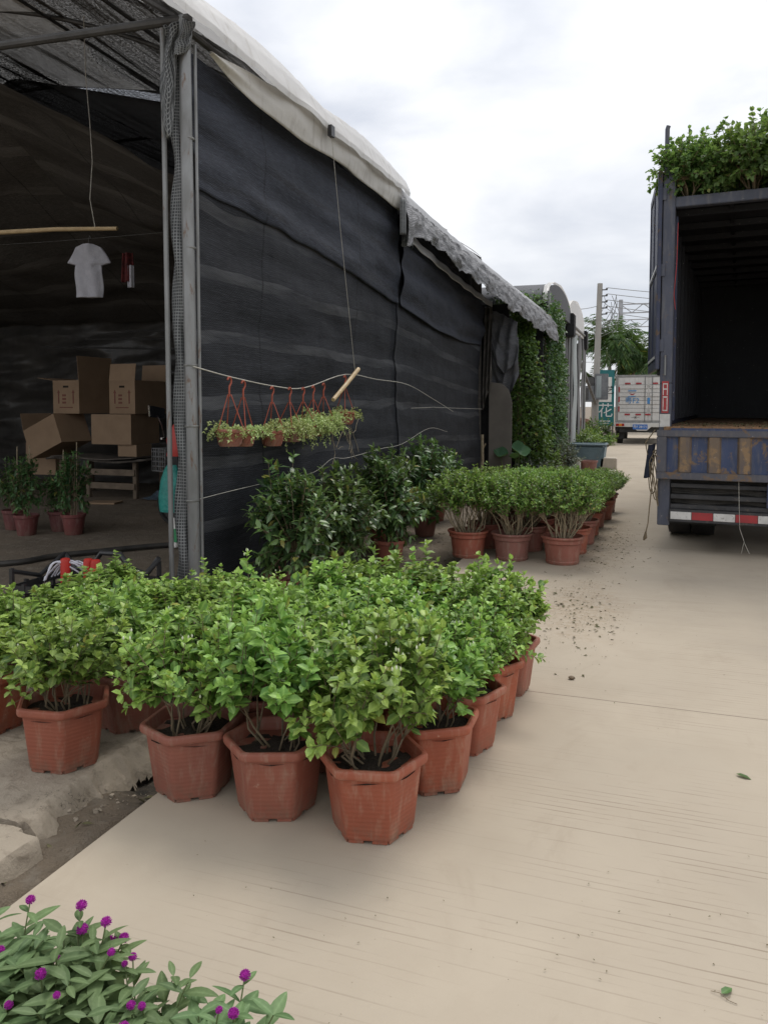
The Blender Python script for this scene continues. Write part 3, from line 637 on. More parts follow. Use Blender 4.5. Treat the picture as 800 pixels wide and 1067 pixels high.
# ------------------------------------------------------------------ hanging baskets
def basket(y, zrope, seed, big=1., zpot=None):
    g = np.random.default_rng(seed); r = .108*big; x0 = -2.97; zp = (zpot or 1.2)
    root = empty('hanging_basket', (x0, y, zp))
    mb = MB(); mb.lathe([(.0,0),(r*.68,0),(r*.72,.01),(r*.93,.095),(r*1.03,.1),(r*1.06,.118),(r*1.02,.126),(r*.94,.12),(r*.9,.1),(0,.095)], 20)
    for k in range(10):   # slanting relief ribs
        a = 2*math.pi*k/10; mb.tube([(r*.74*math.cos(a), r*.74*math.sin(a), .014),(r*.84*math.cos(a+.25), r*.84*math.sin(a+.25), .05),(r*.94*math.cos(a+.5), r*.94*math.sin(a+.5), .088)], .004, 4)
    mb.build('pot', M['pot_hex'], root, local=True)
    mb = MB(); hz = zrope-zp-.012
    for k in range(3):
        a = 2*math.pi*k/3+seed; mb.tube([(r*math.cos(a), r*math.sin(a), .12), (.012*math.cos(a), .012*math.sin(a), hz-.11)], .0042, 5)
    mb.tube([(0,0,hz-.125),(0,0,hz-.07),(0,.004,hz-.05),(.0,.026,hz-.028),(0,.03,hz-.005),(0,.012,hz+.014),(0,-.012,hz+.012),(0,-.022,hz-.006)], .0075, 6); mb.build('hanger', M['orange'], root, local=True)
    P=[];D=[];N=[]; st = MB()
    for k in range(95 if big > 1 else 34):
        a = g.uniform(0, 6.28); rr = r*g.uniform(.2,1); p = np.array([rr*math.cos(a), rr*math.sin(a), .11]); out = np.array([math.cos(a), math.sin(a), 0])
        ln = g.uniform(.5,1.25)*(.19 if big > 1 else .12) if g.uniform() < .93 else .2; pts = [p]
        d = out*g.uniform(.4,1)+np.array([0,0,g.uniform(.3,1.1)])+g.normal(0,.3,3)
        for s in range(9):
            p = p+unit(d)*ln/9; d = d+np.array([0,0,-.3])+g.normal(0,.12,3); pts.append(p)
            for _ in range(3): P.append(p+g.normal(0,.004,3)); D.append(unit(g.normal(0,1,3)+out*.3+np.array([0,0,.3]))); N.append(unit(np.array([0,0,1])+g.normal(0,.5,3)))
        st.tube(pts[::3], .0012, 3, False)
    n = len(P); leaf_mesh('trailing_foliage', P, D, N, g.uniform(.015,.026,n), g.uniform(.012,.019,n), g.uniform(0,1,n), g.uniform(0,.7,n), M['leaf_dis'], root, False)
    st.build('trailing_stem', M['stem_green'], root, local=True, smooth=0)
    return root
bl = [(5.0,1.70,1.2,1.0,'leftmost hanging basket, its spiral-ribbed terracotta pot bare in front of the net wall'),
      (5.2,1.68,1.19,.9,'hanging basket half hidden behind the leftmost basket, short spilling foliage'),
      (5.66,1.645,1.17,.95,'second clearly visible terracotta hanging pot, pale leaves only on its right side'),
      (5.98,1.645,1.19,1.15,'hanging basket with the longest trailing pale foliage, right of the second bare pot'),
      (6.24,1.65,1.21,1.1,'hanging basket buried in pale foliage between the longest trailer and the stick'),
      (6.45,1.67,1.22,1.05,'hanging basket buried in pale foliage just left of the bamboo stick'),
      (6.68,1.7,1.24,1.01,'hanging basket directly under the lower end of the bamboo stick'),
      (7.2,1.79,1.31,.98,'rightmost and highest hanging basket, set apart beyond the bamboo stick')]
for i, (y, zr, zp, b, lab) in enumerate(bl): tag(basket(y, zr, 40+i, b, zp), lab, 'hanging basket', 'hanging baskets along the rope')
g = np.random.default_rng(5); mb = MB()
for k in range(16):
    p = np.array([-2.93, 6.7+g.uniform(0,.6), 1.22+g.uniform(-.05,.15)]); d = np.array([g.uniform(-.02,.1), g.uniform(-.2,1), g.uniform(-.9,.5)]); pts = [p]
    for s in range(5): p = p+unit(d)*.07; d = d+g.normal(0,.4,3)*np.array([.2,1,1]); pts.append(p)
    mb.tube(pts, .0022, 3, False)
tag(mb.build('dry_twigs', M['stem_pale'], loc=(-2.93,7,1.2), smooth=0), 'tangle of dry leafless twigs hanging under the rightmost baskets', 'twigs')

# ------------------------------------------------------------------ potted plants
def soil_disc(r, z, seed, n=20):
    mb = MB(); vs = [(0,0,z+.012)]; k = 4
    for i in range(1, k+1):
        for j in range(n): a = 2*math.pi*j/n; q = r*i/k; vs.append((q*math.cos(a), q*math.sin(a), z+.012*nz(q*40*math.cos(a), q*40*math.sin(a), seed)))
    fs = [(0, 1+j, 1+(j+1) % n) for j in range(n)]+[(1+(i-1)*n+j, 1+i*n+j, 1+i*n+(j+1) % n, 1+(i-1)*n+(j+1) % n) for i in range(1, k) for j in range(n)]
    mb.add(vs, fs); return mb
def hex_pot():
    """six-sided planter: flared wall, rolled rim, small feet"""
    prof = [(.122,.012),(.138,.012),(.141,.02),(.166,.218),(.178,.2185),(.184,.222),(.187,.230),(.187,.242),(.184,.248),(.178,.251),(.168,.25),(.164,.245),(.158,.205),(.0,.2)]
    mb = MB(); ns = 7; N_ = 6*ns; rows = []
    for r, z in [(.0005,.012)]+prof:   # hexagon with rounded corners
        ap = r*math.cos(math.pi/6); rc = min(.03, r*.3)
        for k in range(6):
            c = 2*math.pi*k/6; d = (r - rc/math.cos(math.pi/6)); cx, cy = d*math.cos(c), d*math.sin(c)
            for q in range(ns): t = c-math.pi/6+math.pi/3*q/(ns-1); rows.append((cx+rc*math.cos(t), cy+rc*math.sin(t), z))
    nr_ = len(rows)//N_; mb.add(rows, [(i*N_+j, i*N_+(j+1) % N_, (i+1)*N_+(j+1) % N_, (i+1)*N_+j) for i in range(nr_-1) for j in range(N_)])
    for k in range(6):
        a = 2*math.pi*(k+.5)/6; m = Matrix.Rotation(a, 4, 'Z') @ Matrix.Translation((.112,0,0)); mb.box((-.02,-.062,0),(.0035,-.014,.0135), m); mb.box((-.02,.014,0),(.0035,.062,.0135), m)
    return mb
hexm = hex_pot()
def hex_mesh_pot(root): return hexm.build('pot', M['pot_hex'], root, local=True, smooth=33)
protos = []
for s in range(7):
    root = empty('potted_jasmine', (0,0,-50)); hex_mesh_pot(root)
    soil_disc(.15, .205, s).build('soil', M['soil'], root, local=True)
    g = np.random.default_rng(100+s)
    rx_ = (.255,.27,.24,.275,.255,.245,.265)[s]; e = np.concatenate([dome(g, (96,84,104,78,92,70,100)[s], .45, rx_, .2+.015*(s % 3), -.3), dome(g, 26, .45, .16, .16, -.2)]); e[:,2] += g.normal(0,.03,len(e))+.06*np.sin(e[:,0]*11+s*2)+.04*np.sin(e[:,1]*13+s)
    e[:9,2] += g.uniform(.03,.13,9); e[9:14,:2] *= 1.25
    st, lf = bush(200+s, (0,0,.2), e, (17,14,19,13,16,12,18)[s], .33, .3, .027, (.05,.047,.052,.046,.05,.054,.045)[s], .68, .0042, .0018, .13, 5, .09, 110, ysc=(1,.8,1.1,.9,1,.7,1.1)[s])
    st.build('stems', M['stem'], root, local=True, smooth=60)
    leaf_mesh('foliage', mat=M['leaf_jas'], parent=root, **lf)
    for p in e[g.choice(len(e), 5, False)]:
        nb = MB()
        for q in range(int(g.integers(1,4))): c = p+g.normal(0,.012,3)+np.array([0,0,.012]); nb.lathe([(0,0),(.0028,.003),(.0034,.009),(0,.016)], 6, c)
        nb.build('buds', M['bud'], root, local=True)
    protos.append(root)
hexs = [ # x, y, variant, rot, height factor, label
 (-.895,2.545,0,12,1.05,'jasmine in terracotta hexagonal pot at the very front tip of the cluster, nearest the camera'),
 (-1.285,2.56,1,20,1.03,'jasmine in hexagonal pot second along the front edge, just left of the tip plant'),
 (-1.665,2.58,2,36,1.0,'jasmine in hexagonal pot set beside the broken gutter hole, at the road slab edge'),
 (-2.28,2.57,3,8,.9,'jasmine in hexagonal pot standing on the cracked old slab, left of the gutter'),
 (-2.86,2.73,4,25,.85,'jasmine cut off by the left picture edge, only the pot rim corner showing'),
 (-.79,2.94,3,32,.9,'jasmine on the road side directly behind the tip plant, pot partly covered'),
 (-.765,3.31,4,10,.86,'jasmine third along the road-side edge, narrow strip of pot visible'),
 (-.745,3.69,1,0,.84,'jasmine fourth along the road-side edge, second from the far corner'),
 (-.72,4.04,2,24,.92,'jasmine at the far road-side corner of the cluster, a bare twig sticking out'),
 (-2.27,2.99,0,40,.86,'jasmine behind the plant on the cracked slab, its shaded pot between two front pots'),
 (-1.19,2.96,2,50,1.0,'jasmine in the second row, behind the gap between the two foremost pots'),
 (-1.58,2.97,4,15,.98,'jasmine in the second row, behind the plant beside the gutter hole'),
 (-1.16,3.34,0,60,.88,'jasmine in the middle of the cluster, third row, inner column nearer the road'),
 (-1.55,3.36,1,33,.88,'jasmine in the middle of the cluster, third row, over the slab edge'),
 (-1.14,3.72,3,80,.85,'jasmine in the fourth row, one in from the road-side edge'),
 (-1.53,3.74,0,110,.86,'jasmine in the fourth row, two in from the road-side edge'),
 (-1.12,4.08,4,70,.82,'jasmine in the rear row, beside the far road-side corner plant'),
 (-1.5,4.12,2,130,.9,'jasmine in the rear row, tallest bright crown in front of the wall shrubs'),
 (-2.65,3.14,1,90,.82,'jasmine on the left, behind the slab plant and the plant cut by the picture edge'),
 (-2.24,3.42,3,140,.84,'jasmine on the left wing, third row, in front of the corner post'),
 (-2.62,3.58,2,160,.74,'jasmine on the left wing, in front of the black crate'),
 (-3.02,3.34,0,200,.76,'jasmine at the left picture edge, second row back'),
 (-2.2,3.86,4,210,.8,'jasmine at the rear of the left wing, nearest the corner post'),
 (-3.1,3.85,1,250,.68,'jasmine at the rear left, beside the left picture edge below the crate'),
]
used = set()
for i_, (x, y, k, rz, hs, lab) in enumerate(hexs):
    k = (k, 5, 6, k)[i_ % 4]; hs *= .93*(.86 if x < -2.15 and y > 3 else 1); x -= .05
    o = protos[k] if k not in used else copy_tree(protos[k]); used.add(k)
    o.location = (x, y, .012 if x < -2.17 else .001); o.rotation_euler = (R(rnd.uniform(-.7,.7)),R(rnd.uniform(-.7,.7)),R(rz)); o.scale = (1.08,1.08,1.09); xs_ = .86 if x > -.85 else 1.
    for ch in o.children:
        if ch.name.split('.')[0] in ('foliage','stems','buds'): ch.scale = (xs_,xs_,hs); ch.location = (0,0,.2*(1-hs))
    tag(o, lab, 'potted plant', 'jasmine in hexagonal pots')

# round pots further along
rprot = []
for s in range(4):
    root = empty('potted_bush', (0,0,-50))
    mb = MB(); mb.lathe([(0,.008),(.145,.008),(.15,.0),(.156,.012),(.158,.028),(.153,.034),(.172,.19),(.188,.2),(.19,.232),(.2,.238),(.206,.25),(.203,.262),(.19,.264),(.18,.25),(.17,.215),(0,.21)], 32)
    mb.build('pot', M['pot_round'], root, local=True, smooth=40)
    mb = MB()
    for k in range(8): a = 2*math.pi*k/8+.2; mb.lathe([(0,-.002),(.008,-.001),(.008,.001),(0,.002)], 8, (0,0,0)); 
    soil_disc(.172, .215, s+9).build('soil', M['soil'], root, local=True)
    g = np.random.default_rng(300+s)
    e = np.concatenate([dome(g, 210, .65, .43, .225, -.6, 1, .7), dome(g, 70, .68, .26, .14, -.3)]); e[:,2] += g.normal(0,.02,len(e))
    st, lf = bush(320+s, (0,0,.21), e, 26, .47, .3, .026, .042, .62, .0066, .002, .24, 5, .11, 420, wob=.05)
    st.build('stems', M['stem_pale'], root, local=True, smooth=60); leaf_mesh('foliage', mat=M['leaf_jas2'], parent=root, fine=False, **lf); rprot.append(root)
used = set()
names_row = ['front', 'second', 'third', 'fourth', 'fifth', 'sixth', 'last']
rows = [7.55, 8.1, 8.68, 9.3, 9.95, 10.65, 11.4]
for i, y in enumerate(rows):
    for j, x in enumerate((-.88+.022*i, -1.34+.03*i, -1.78+.04*i)):
        k = (i*3+j*2+j) % 4; o = rprot[k] if k not in used else copy_tree(rprot[k]); used.add(k)
        o.location = (x+rnd.uniform(-.02,.02), y-.02*(j == 0)+rnd.uniform(-.02,.02), .001); o.rotation_euler = (0,0,rnd.uniform(0,6.28)); hs = (1,.95,.89,.81,.73,.66,.6)[i]
        for ch in o.children:
            if ch.name.split('.')[0] in ('foliage','stems'): ch.scale = (.84 if j == 0 and i else 1,)*2+(hs,); ch.location = (0,0,.21*(1-hs))
        if i == 0: lab = ['front right bush in round red-brown pot nearest the truck, thick bare stems', 'middle of the three front bushes in round pots, pot tilted stems showing', 'front left bush in round pot beside the dirt strip and dark shrubs'][j].replace('pot tilted stems showing', 'bare stems above its rim')
        else: lab = f"round-pot bush in the {names_row[i]} row back, {['on the road side', 'in the middle column', 'on the side of the net wall'][j]}"
        tag(o, lab, 'potted plant', 'bushes in round pots')

# dark shrubs along the wall
def wall_shrub(x, y, h, rx, seed, lab, low=.2, n=120, L=.1, pot=True, mat='leaf_dark'):
    root = empty('potted_shrub', (x, y, -.03)); g = np.random.default_rng(seed)
    mb = MB(); mb.lathe([(0,.006),(.105,0),(.11,.01),(.14,.2),(.152,.205),(.155,.235),(.146,.24),(.135,.22),(.13,.2),(0,.195)], 26); mb.build('pot', M['pot_round'], root, local=True)
    soil_disc(.13, .2, seed).build('soil', M['soil'], root, local=True)
    e = []
    while len(e) < n:
        z = g.uniform(low, h); t = (z-low)/(h-low); r = rx*math.sqrt(max(.02, 1-((t-.42)/.6)**2))*(1+.25*math.sin(z*13+seed))*g.uniform(.5,1.08)
        a = g.uniform(0,6.28); e.append((r*math.cos(a), r*math.sin(a), z))
    st, lf = bush(seed+1, (0,0,.2), e, 5, h*.45, .4, .048, L, .42, .011, .003, .07, 3, .03, 160, up=.3, wob=.03)
    st.build('trunk', M['stem'], root, local=True, smooth=60); leaf_mesh('foliage', mat=M[mat], parent=root, fold=.14, curl=.3, **lf)
    return tag(root, lab, 'potted shrub', 'dark shrubs along the net wall')
wall_shrub(-2.55,5.25,1.0,.36,61,'dark glossy shrub nearest the corner post, terracotta pot rim showing below it',n=110)
wall_shrub(-2.78,5.45,1.16,.2,69,'slender upright shrub with pale new top shoots, just under the long trailing basket',n=45)
wall_shrub(-2.62,6.15,1.0,.38,62,'dark glossy shrub second along the net wall, below the middle hanging baskets')
wall_shrub(-2.45,7.05,.98,.34,63,'dark shrub whose terracotta pot shows above the jasmine, below the rightmost basket')
wall_shrub(-2.75,7.7,1.08,.4,64,'dark shrub third along the net wall, behind the one with its pot showing')
wall_shrub(-2.6,8.75,1.15,.42,65,'tall dark shrub beside the front round-pot bushes, tallest by the wall',n=110)
wall_shrub(-2.8,9.9,.95,.4,66,'farthest dark shrub by the wall, mostly behind the round-pot bushes')

# ------------------------------------------------------------------ gomphrena in the foreground
gp = []
for s in range(3):
    root = empty('flowering_plant', (0,0,-50)); g = np.random.default_rng(400+s)
    mb = MB(); mb.lathe([(0,.004),(.05,0),(.068,.1),(.075,.102),(.075,.112),(.066,.112),(.062,.095),(0,.09)], 20); mb.build('pot', M['black_plastic'], root, local=True)
    soil_disc(.06, .093, s).build('soil', M['soil'], root, local=True)
    P=[];D=[];N=[];LL=[]; st = MB(); heads = []
    for k in range(19):
        a = g.uniform(0,6.28); tilt = g.uniform(.05,.75); ln = g.uniform(.17,.25); p = np.array([.02*math.cos(a), .02*math.sin(a), .09]); d = np.array([math.cos(a)*tilt, math.sin(a)*tilt, 1]); pts=[p]; ph=g.uniform(0,3.1)
        nseg = 7
        for q in range(nseg):
            p = p+unit(d)*ln/nseg; d = d+g.normal(0,.07,3); pts.append(p); ph += 1.57
            if q in (1,2,3,4,5,6):
                for sg in (0, math.pi):
                    o_ = np.array([math.cos(ph+sg), math.sin(ph+sg), g.uniform(.1,.7)]); P.append(p); D.append(unit(o_)); N.append(unit(np.array([0,0,1])-.3*o_*np.array([1,1,0])+g.normal(0,.2,3))); LL.append(g.uniform(.06,.092)*(1 if q < 6 else .7))
        if k % 5 < 2: p2 = p+unit(d)*g.uniform(.012,.045); pts.append(p2); heads.append((p2, g.uniform(.0062,.0115)))
        st.tube(pts[::2]+[pts[-1]], .0018, 5, False)
    st.build('stems', M['stem_green'], root, local=True); n = len(P)
    leaf_mesh('foliage', P, D, N, LL, np.array(LL)*.36, g.uniform(0,1,n), g.uniform(0,.5,n), M['leaf_gom'], root, 2, fold=.1, curl=.25)
    for p, r in heads:
        hb = MB(); P2=[];D2=[]; m=70
        for i in range(m):
            z = 1-2*(i+.5)/m; q = math.sqrt(1-z*z); th = i*2.39996; v = np.array([q*math.cos(th), q*math.sin(th), z]); P2.append(p+v*r*.72); D2.append(unit(v+np.array([0,0,.5])))
        V, F, k_, n_ = leaf_arrays(P2, D2, unit(np.cross(D2, g.normal(0,1,(m,3)))), r*.62, r*.5, False, .2, .1)
        hb.v = [tuple(v) for v in V]; hb.f = [tuple(i+j*k_ for i in f) for j in range(n_) for f in F]
        hb.lathe([(0,-.8*r),(.55*r,-.55*r),(.8*r,0),(.55*r,.55*r),(0,.8*r)], 10, tuple(p)); hb.build('flower_head', M['flower'], root, local=True, smooth=0)
    gp.append(root)
used=set()
gl = [(-1.42,1.33,0,0,1.0,'purple-flowered plant at the far left of the foreground, highest up the picture'),
      (-1.2,1.33,1,40,1.08,'purple-flowered plant second from the left in the back row of the foreground'),
      (-1.28,1.08,2,90,1.0,'purple-flowered plant in the bottom left corner with the largest flower head'),
      (-1.0,1.3,0,200,.94,'purple-flowered plant at the middle of the foreground back row'),
      (-1.06,1.03,1,150,.95,'purple-flowered plant at the bottom edge, second from the left corner'),
      (-.84,1.28,2,260,.98,'purple-flowered plant right of the middle, flowers low among broad leaves'),
      (-.86,1.05,0,310,.9,'purple-flowered plant at the bottom edge, below the three flowers in a row'),
      (-.71,1.2,1,20,.78,'flowering plant furthest right in the foreground, low leafy shoots without open flowers')]
for x, y, k, rz, sc, lab in gl:
    o = gp[k] if k not in used else copy_tree(gp[k]); used.add(k)
    o.location = (x, y, .001); o.rotation_euler = (0,0,R(rz)); o.scale = (sc,sc,sc*.86); tag(o, lab, 'flowering plant', 'purple flowering plants in the foreground')

# ------------------------------------------------------------------ inside the shade house
mb = MB(); mb.tube([(-7.05,6.7,3.375),(-6.03,6.7,3.345),(-5.26,6.7,3.295)], [.025,.023,.02], 8)
for x in (-8,-7.6,-7.2,-6.8,-6.45): mb.lathe([(.026,-.008),(.034,0),(.026,.008)], 8, (0,0,0)) if 0 else None
tag(mb.build('bamboo_pole', M['bamboo'], loc=(-6.03,6.7,3.34)), 'long bamboo pole hung level by a string inside the shade house', 'pole')
mb = MB(); mb.tube([(-5.62,6.7,5.45),(-5.61,6.7,4.84),(-5.58,6.71,4.4),(-5.55,6.7,4.0),(-5.59,6.7,3.62),(-5.53,6.7,3.31)], .0045, 5); tag(mb.build('string', M['string'], loc=(-5.6,6.7,4)), 'white string holding up the bamboo pole', 'string')
sh = empty('tshirt', (-7.55, 9, 3.0), R(18), 'pale grey T-shirt hung to dry below the bamboo pole', 'T-shirt', None); sh.scale = (.8,1,1.02)
def shirt(u, v):
    a = u*2*math.pi; z = .72*v
    w = .235+.012*math.sin(v*5) if v < .58 else (.235+.14*max(0, min(1, (v-.6)/.04)) if v < .65 else (.385-.55*(v-.65) if v < .94 else .22-2.2*(v-.94)))
    return ((w+.012*math.sin(z*14+a))*math.cos(a)*1., (.05+.016*math.sin(a*5+v*3)*(1-v*.6)+.012*nz(a*2, z*8))*math.sin(a), z-(.05 if v > .55 else 0)*0)
mb = MB(); mb.surf(56, 50, shirt, (1,1))
mb.build('cloth', M['cloth'], sh, local=True)
mb = MB(); mb.tube([(-.2,0,.66),(0,0,.73),(.2,0,.66)], .006, 6); mb.tube([(0,0,.73),(0,0,.8),(.02,0,.83),(.04,0,.8)], .004, 6); mb.build('hanger', M['wire'], sh, local=True)
mb = MB(); mb.tube(sag((-9.4,9.05,3.85),(-5.2,9.02,3.82),.02), .0025, 5); tag(mb.build('clothes_line', M['wire'], loc=(-7,9,3.8)), 'clothes line inside the shade house carrying the T-shirt', 'line')
sc = empty('dark_shirt', (-7.0,9.12,3.2), R(15), 'dark red and white garment hanging beside the T-shirt', 'garment'); sc.scale = (.7,.7,.8)
mb = MB(); mb.surf(24, 12, lambda u, v: (.2*(u-.5)*(1.1-.3*v)*2*.6, .05*math.sin(u*9), .5*v), (1,1)); mb.build('cloth', M['cloth_red'], sc, local=True, solid=.02)
mb = MB(); mb.surf(14, 12, lambda u, v: (.02+.12*u, -.05+.03*math.sin(u*8), .38*v-.1), (1,1)); mb.build('white_panel', M['cloth'], sc, local=True, solid=.01)

def carton(name, c, size, rz, label, tilt=None, flaps=(), prints=True):
    o = empty('cardboard_box', c, R(rz), label, 'cardboard box', 'cardboard boxes inside the shade house')
    if tilt: o.rotation_euler = (R(tilt[0]), R(tilt[1]), R(rz))
    w, d, h = size; mb = MB(); t = .006
    for lo, hi in (((0,0,0),(w,t,h)), ((0,d-t,0),(w,d,h)), ((0,t,0),(t,d-t,h)), ((w-t,t,0),(w,d-t,h)), ((t,t,0),(w-t,d-t,t))): mb.box(lo, hi)
    if not flaps: mb.box((t,t,h-t),(w-t,d-t,h))
    mb.build('box_body', M['carton'], o, local=True)
    for side, ang, ln in flaps:
        fb = MB()
        if side == 'f': fb.box((0,0,h),(w,t,h+ln), rot('X', ang, (0,0,h)))
        if side == 'b': fb.box((0,d-t,h),(w,d,h+ln), rot('X', ang, (0,d,h)))
        if side == 'l': fb.box((0,0,h),(t,d,h+ln), rot('Y', ang, (0,0,h)))
        if side == 'r': fb.box((w-t,0,h),(w,d,h+ln), rot('Y', ang, (w,0,h)))
        fb.build('flap', M['carton'], o, local=True)
    if prints:
        pm = MB(); y = -.003
        for sx in (.22, .78):
            pm.box((w*sx-.012,y,h*.3),(w*sx+.012,0,h*.62)); pm.prism([(w*sx-.03,h*.62),(w*sx+.03,h*.62),(w*sx,h*.72)], y, 0, 'y')
        for q in range(3): pm.box((w*.36,y,h*(.3+.11*q)),(w*.5,0,h*(.36+.11*q)))
        pm.box((w*.25,y,h*.17),(w*.75,0,h*.2)); pm.lathe([(.03,0),(.036,0)], 12, (0,0,0)) if 0 else None
        pm.build('printing', M['ink'], o, local=True, smooth=0)
        hb = MB(); hb.box((w*.4,-.004,h*.78),(w*.6,0.,h*.84)); hb.build('hand_hole_shade', M['hole'], o, local=True, bevel=.0)  # dark plate painted as the shade inside a hand hole
    return o
carton('c', (-9.6,10.5,1.36), (.56,.8,.55), -3, 'open cardboard box on the upper left of the stack, one flap out to the left', None, (('l',-82,.34),('b',5,.3),('r',-4,.4)))
carton('c', (-8.5,10.55,1.36), (.52,.8,.54), -3, 'cardboard box on the upper right of the stack, two flaps up', None, (('b',-6,.28),('f',-8,.27)))
carton('c', (-8.83,10.5,.86), (.78,.75,.49), 0, 'closed cardboard box under the upper right box, plain long side', None, (), False)
carton('c', (-9.95,10.35,.6), (.8,.62,.5), -8, 'big cardboard box tipped on its edge at the left of the stack', (0,-22), (('l',10,.3),), False)
carton('c', (-10.4,10.7,.3), (.6,.5,.55), 4, 'low cardboard box behind the potted plants, left of the tipped box', None, (('b',0,.2),), False)
carton('c', (-8.35,10.55,.665), (.36,.4,.19), 0, 'small flat cardboard box wedged between the table top and the boxes', None, (), False)
tb = empty('work_table', (-8.6,10.6,0), 0, 'rough low table of stained plywood carrying the cardboard boxes', 'table')
mb = MB(); mb.surf(24, 8, lambda u, v: (-.95+1.95*u, -.35+.95*v, .62+.03*math.sin(u*7)+.02*nz(u*9, v*4)), (1,1)); mb.build('table_top', M['ply'], tb, local=True, solid=.03)
mb = MB(); mb.surf(24, 8, lambda u, v: (-.8+1.6*u, -.42+.8*v, .652+.02*math.sin(u*6+1)), (1,1)); mb.build('loose_sheet', M['ply'], tb, local=True, solid=.014)
for x, y in ((-.75,-.2),(.7,-.2),(-.75,.5),(.7,.5),(-.2,-.22)):
    mb = MB(); mb.box((x-.035,y-.035,0),(x+.035,y+.035,.6)); mb.build('leg', M['wood'], tb, local=True, bevel=.006)
for z in (.2,.42):
    mb = MB(); mb.box((-.15,-.26,z-.05),(.72,-.237,z+.05)); mb.build('cross_board', M['wood'], tb, local=True, bevel=.004)
mb = MB(); mb.surf(30, 16, lambda u, v: (-7.75+.95*u, 10.3+.6*v, .02+.12*abs(fbm(u*3, v*3))*math.sin(math.pi*u)*math.sin(math.pi*v)*3+.02*nz(u*9, v*9)), (1,1))
tag(mb.build('plastic_sheet', M['bluesheet'], loc=(-7.3,10.6,0), solid=.004), 'crumpled grey-blue plastic sheet on the floor beside the low table', 'plastic sheet')
mb = MB(); mb.box((-8.2,9.6,.005),(-7.75,9.9,.03), rot('Z', 14, (-8,9.7,0))); tag(mb.build('cardboard_scrap', M['carton'], loc=(-8,9.7,0)), 'flat scrap of cardboard lying on the floor in front of the table', 'cardboard')

# scooter, mostly behind the rolled net
sc = empty('motor_scooter', (-5.75,8.3,0), R(-18), 'dark motor scooter parked behind the corner posts, wire basket and mirror showing', 'scooter')
def ring_tyre(c, r, w):
    mb = MB(); pr = [(r-.05,-w*.5),(r-.015,-w*.5),(r,-w*.25),(r,w*.25),(r-.015,w*.5),(r-.05,w*.5)]; n=28
    vs = [(c[0]+q*math.cos(2*math.pi*j/n), c[1]+h, c[2]+q*math.sin(2*math.pi*j/n)) for q, h in pr for j in range(n)]
    k=len(pr); mb.add(vs, [(i*n+j, i*n+(j+1) % n, ((i+1) % k)*n+(j+1) % n, ((i+1) % k)*n+j) for i in range(k) for j in range(n)]); return mb
for x in (0, 1.2):
    w = ring_tyre((x,0,.27), .27, .1).build('wheel', M['rubber'], sc, local=True)
    mb = MB(); mb.lathe([(0,-.02),(.21,-.02),(.21,.02),(0,.02)], 20); mb.v = [(p[0]+x, p[2], p[1]+.27) for p in mb.v]; mb.build('rim', M['galv_dark'], w, local=True)
mb = MB(); mb.prism([(.12,.3),(.28,.32),(.5,.22),(.9,.22),(1.0,.35),(1.5,.5),(1.55,.68),(.95,.72),(.82,.4),(.5,.36),(.35,.55),(.3,.95),(.18,1.0),(.1,.6)], -.14, .14, 'y'); mb.build('body', M['black_plastic'], sc, local=True, bevel=.03)
mb = MB(); mb.prism([(.85,.72),(1.5,.74),(1.5,.8),(.9,.82)], -.13, .13, 'y'); mb.build('seat', M['rubber'], sc, local=True, bevel=.025)
mb = MB(); mb.tube([(0,.07,.27),(.06,.07,.6),(.16,.0,.95),(.2,0,1.06)], .025, 8); mb.tube([(.24,-.34,1.1),(.2,-.12,1.1),(.2,.12,1.1),(.24,.34,1.1)], .014, 8); mb.build('handlebar', M['chrome'], sc, local=True)
mb = MB(); mb.box((-.2,-.17,.68),(-.196,.17,.95)) if 0 else None
for z in (.68,.74,.8,.86,.92,.96): mb.tube([(-.2,-.16,z),(.06,-.16,z),(.06,.16,z),(-.2,.16,z),(-.2,-.16,z)], .005, 4, False)
for q in range(7):
    for yy in (-.16,.16): mb.tube([(-.2+.043*q,yy,.68),(-.2+.043*q,yy,.96)], .004, 4, False)
    mb.tube([(-.2,-.16+.053*q,.96),(-.2,-.16+.053*q,.68),(.06,-.16+.053*q,.68)], .004, 4, False)
mb.build('wire_basket', M['galv'], sc, local=True, smooth=0)
for s in (-1,1):
    mb = MB(); mb.tube([(.22,s*.28,1.1),(.24,s*.33,1.25),(.22,s*.38,1.38)], .007, 6); mi = mb.build('mirror_arm', M['chrome'], sc, local=True)
    mb = MB(); mb.prism([(s*.38-.11,1.36),(s*.38+.1,1.34),(s*.38+.12,1.46),(s*.38-.12,1.5)], .2, .225, 'x'); mb.build('mirror', M['chrome'], mi, local=True, bevel=.008)
mb = MB(); mb.lathe([(0,0),(.07,.005),(.075,.03),(.05,.07),(0,.08)], 16); mb.v = [(.06-p[2], p[0], p[1]+1.05) for p in mb.v]; mb.build('headlamp', M['chrome'], sc, local=True)
def bag(name, c, w, h, mat, lab, seed):
    mb = MB(); mb.surf(24, 20, lambda u, v: (c[0]+w*(.25+.75*math.sin(min(1,(1-v)*1.25+.05)*math.pi*.62)**.8)*math.cos(u*6.283)*.5*(1+.16*nz(u*6, v*5, seed)), c[1]+w*.35*(.25+.75*math.sin((1-v)*math.pi*.6))*math.sin(u*6.283), c[2]+h*v), (1,1))
    mb.add([(c[0],c[1],c[2])], []); return tag(mb.build(name, M[mat], loc=c), lab, 'bag')
bag('plastic_bag', (-4.93,7.1,.36), .3, .5, 'teal', 'teal plastic bag hanging behind the corner post', 1)
bag('plastic_bag', (-5.2,7.6,.92), .26, .36, 'red', 'red plastic bag above the teal bag behind the corner post', 2)
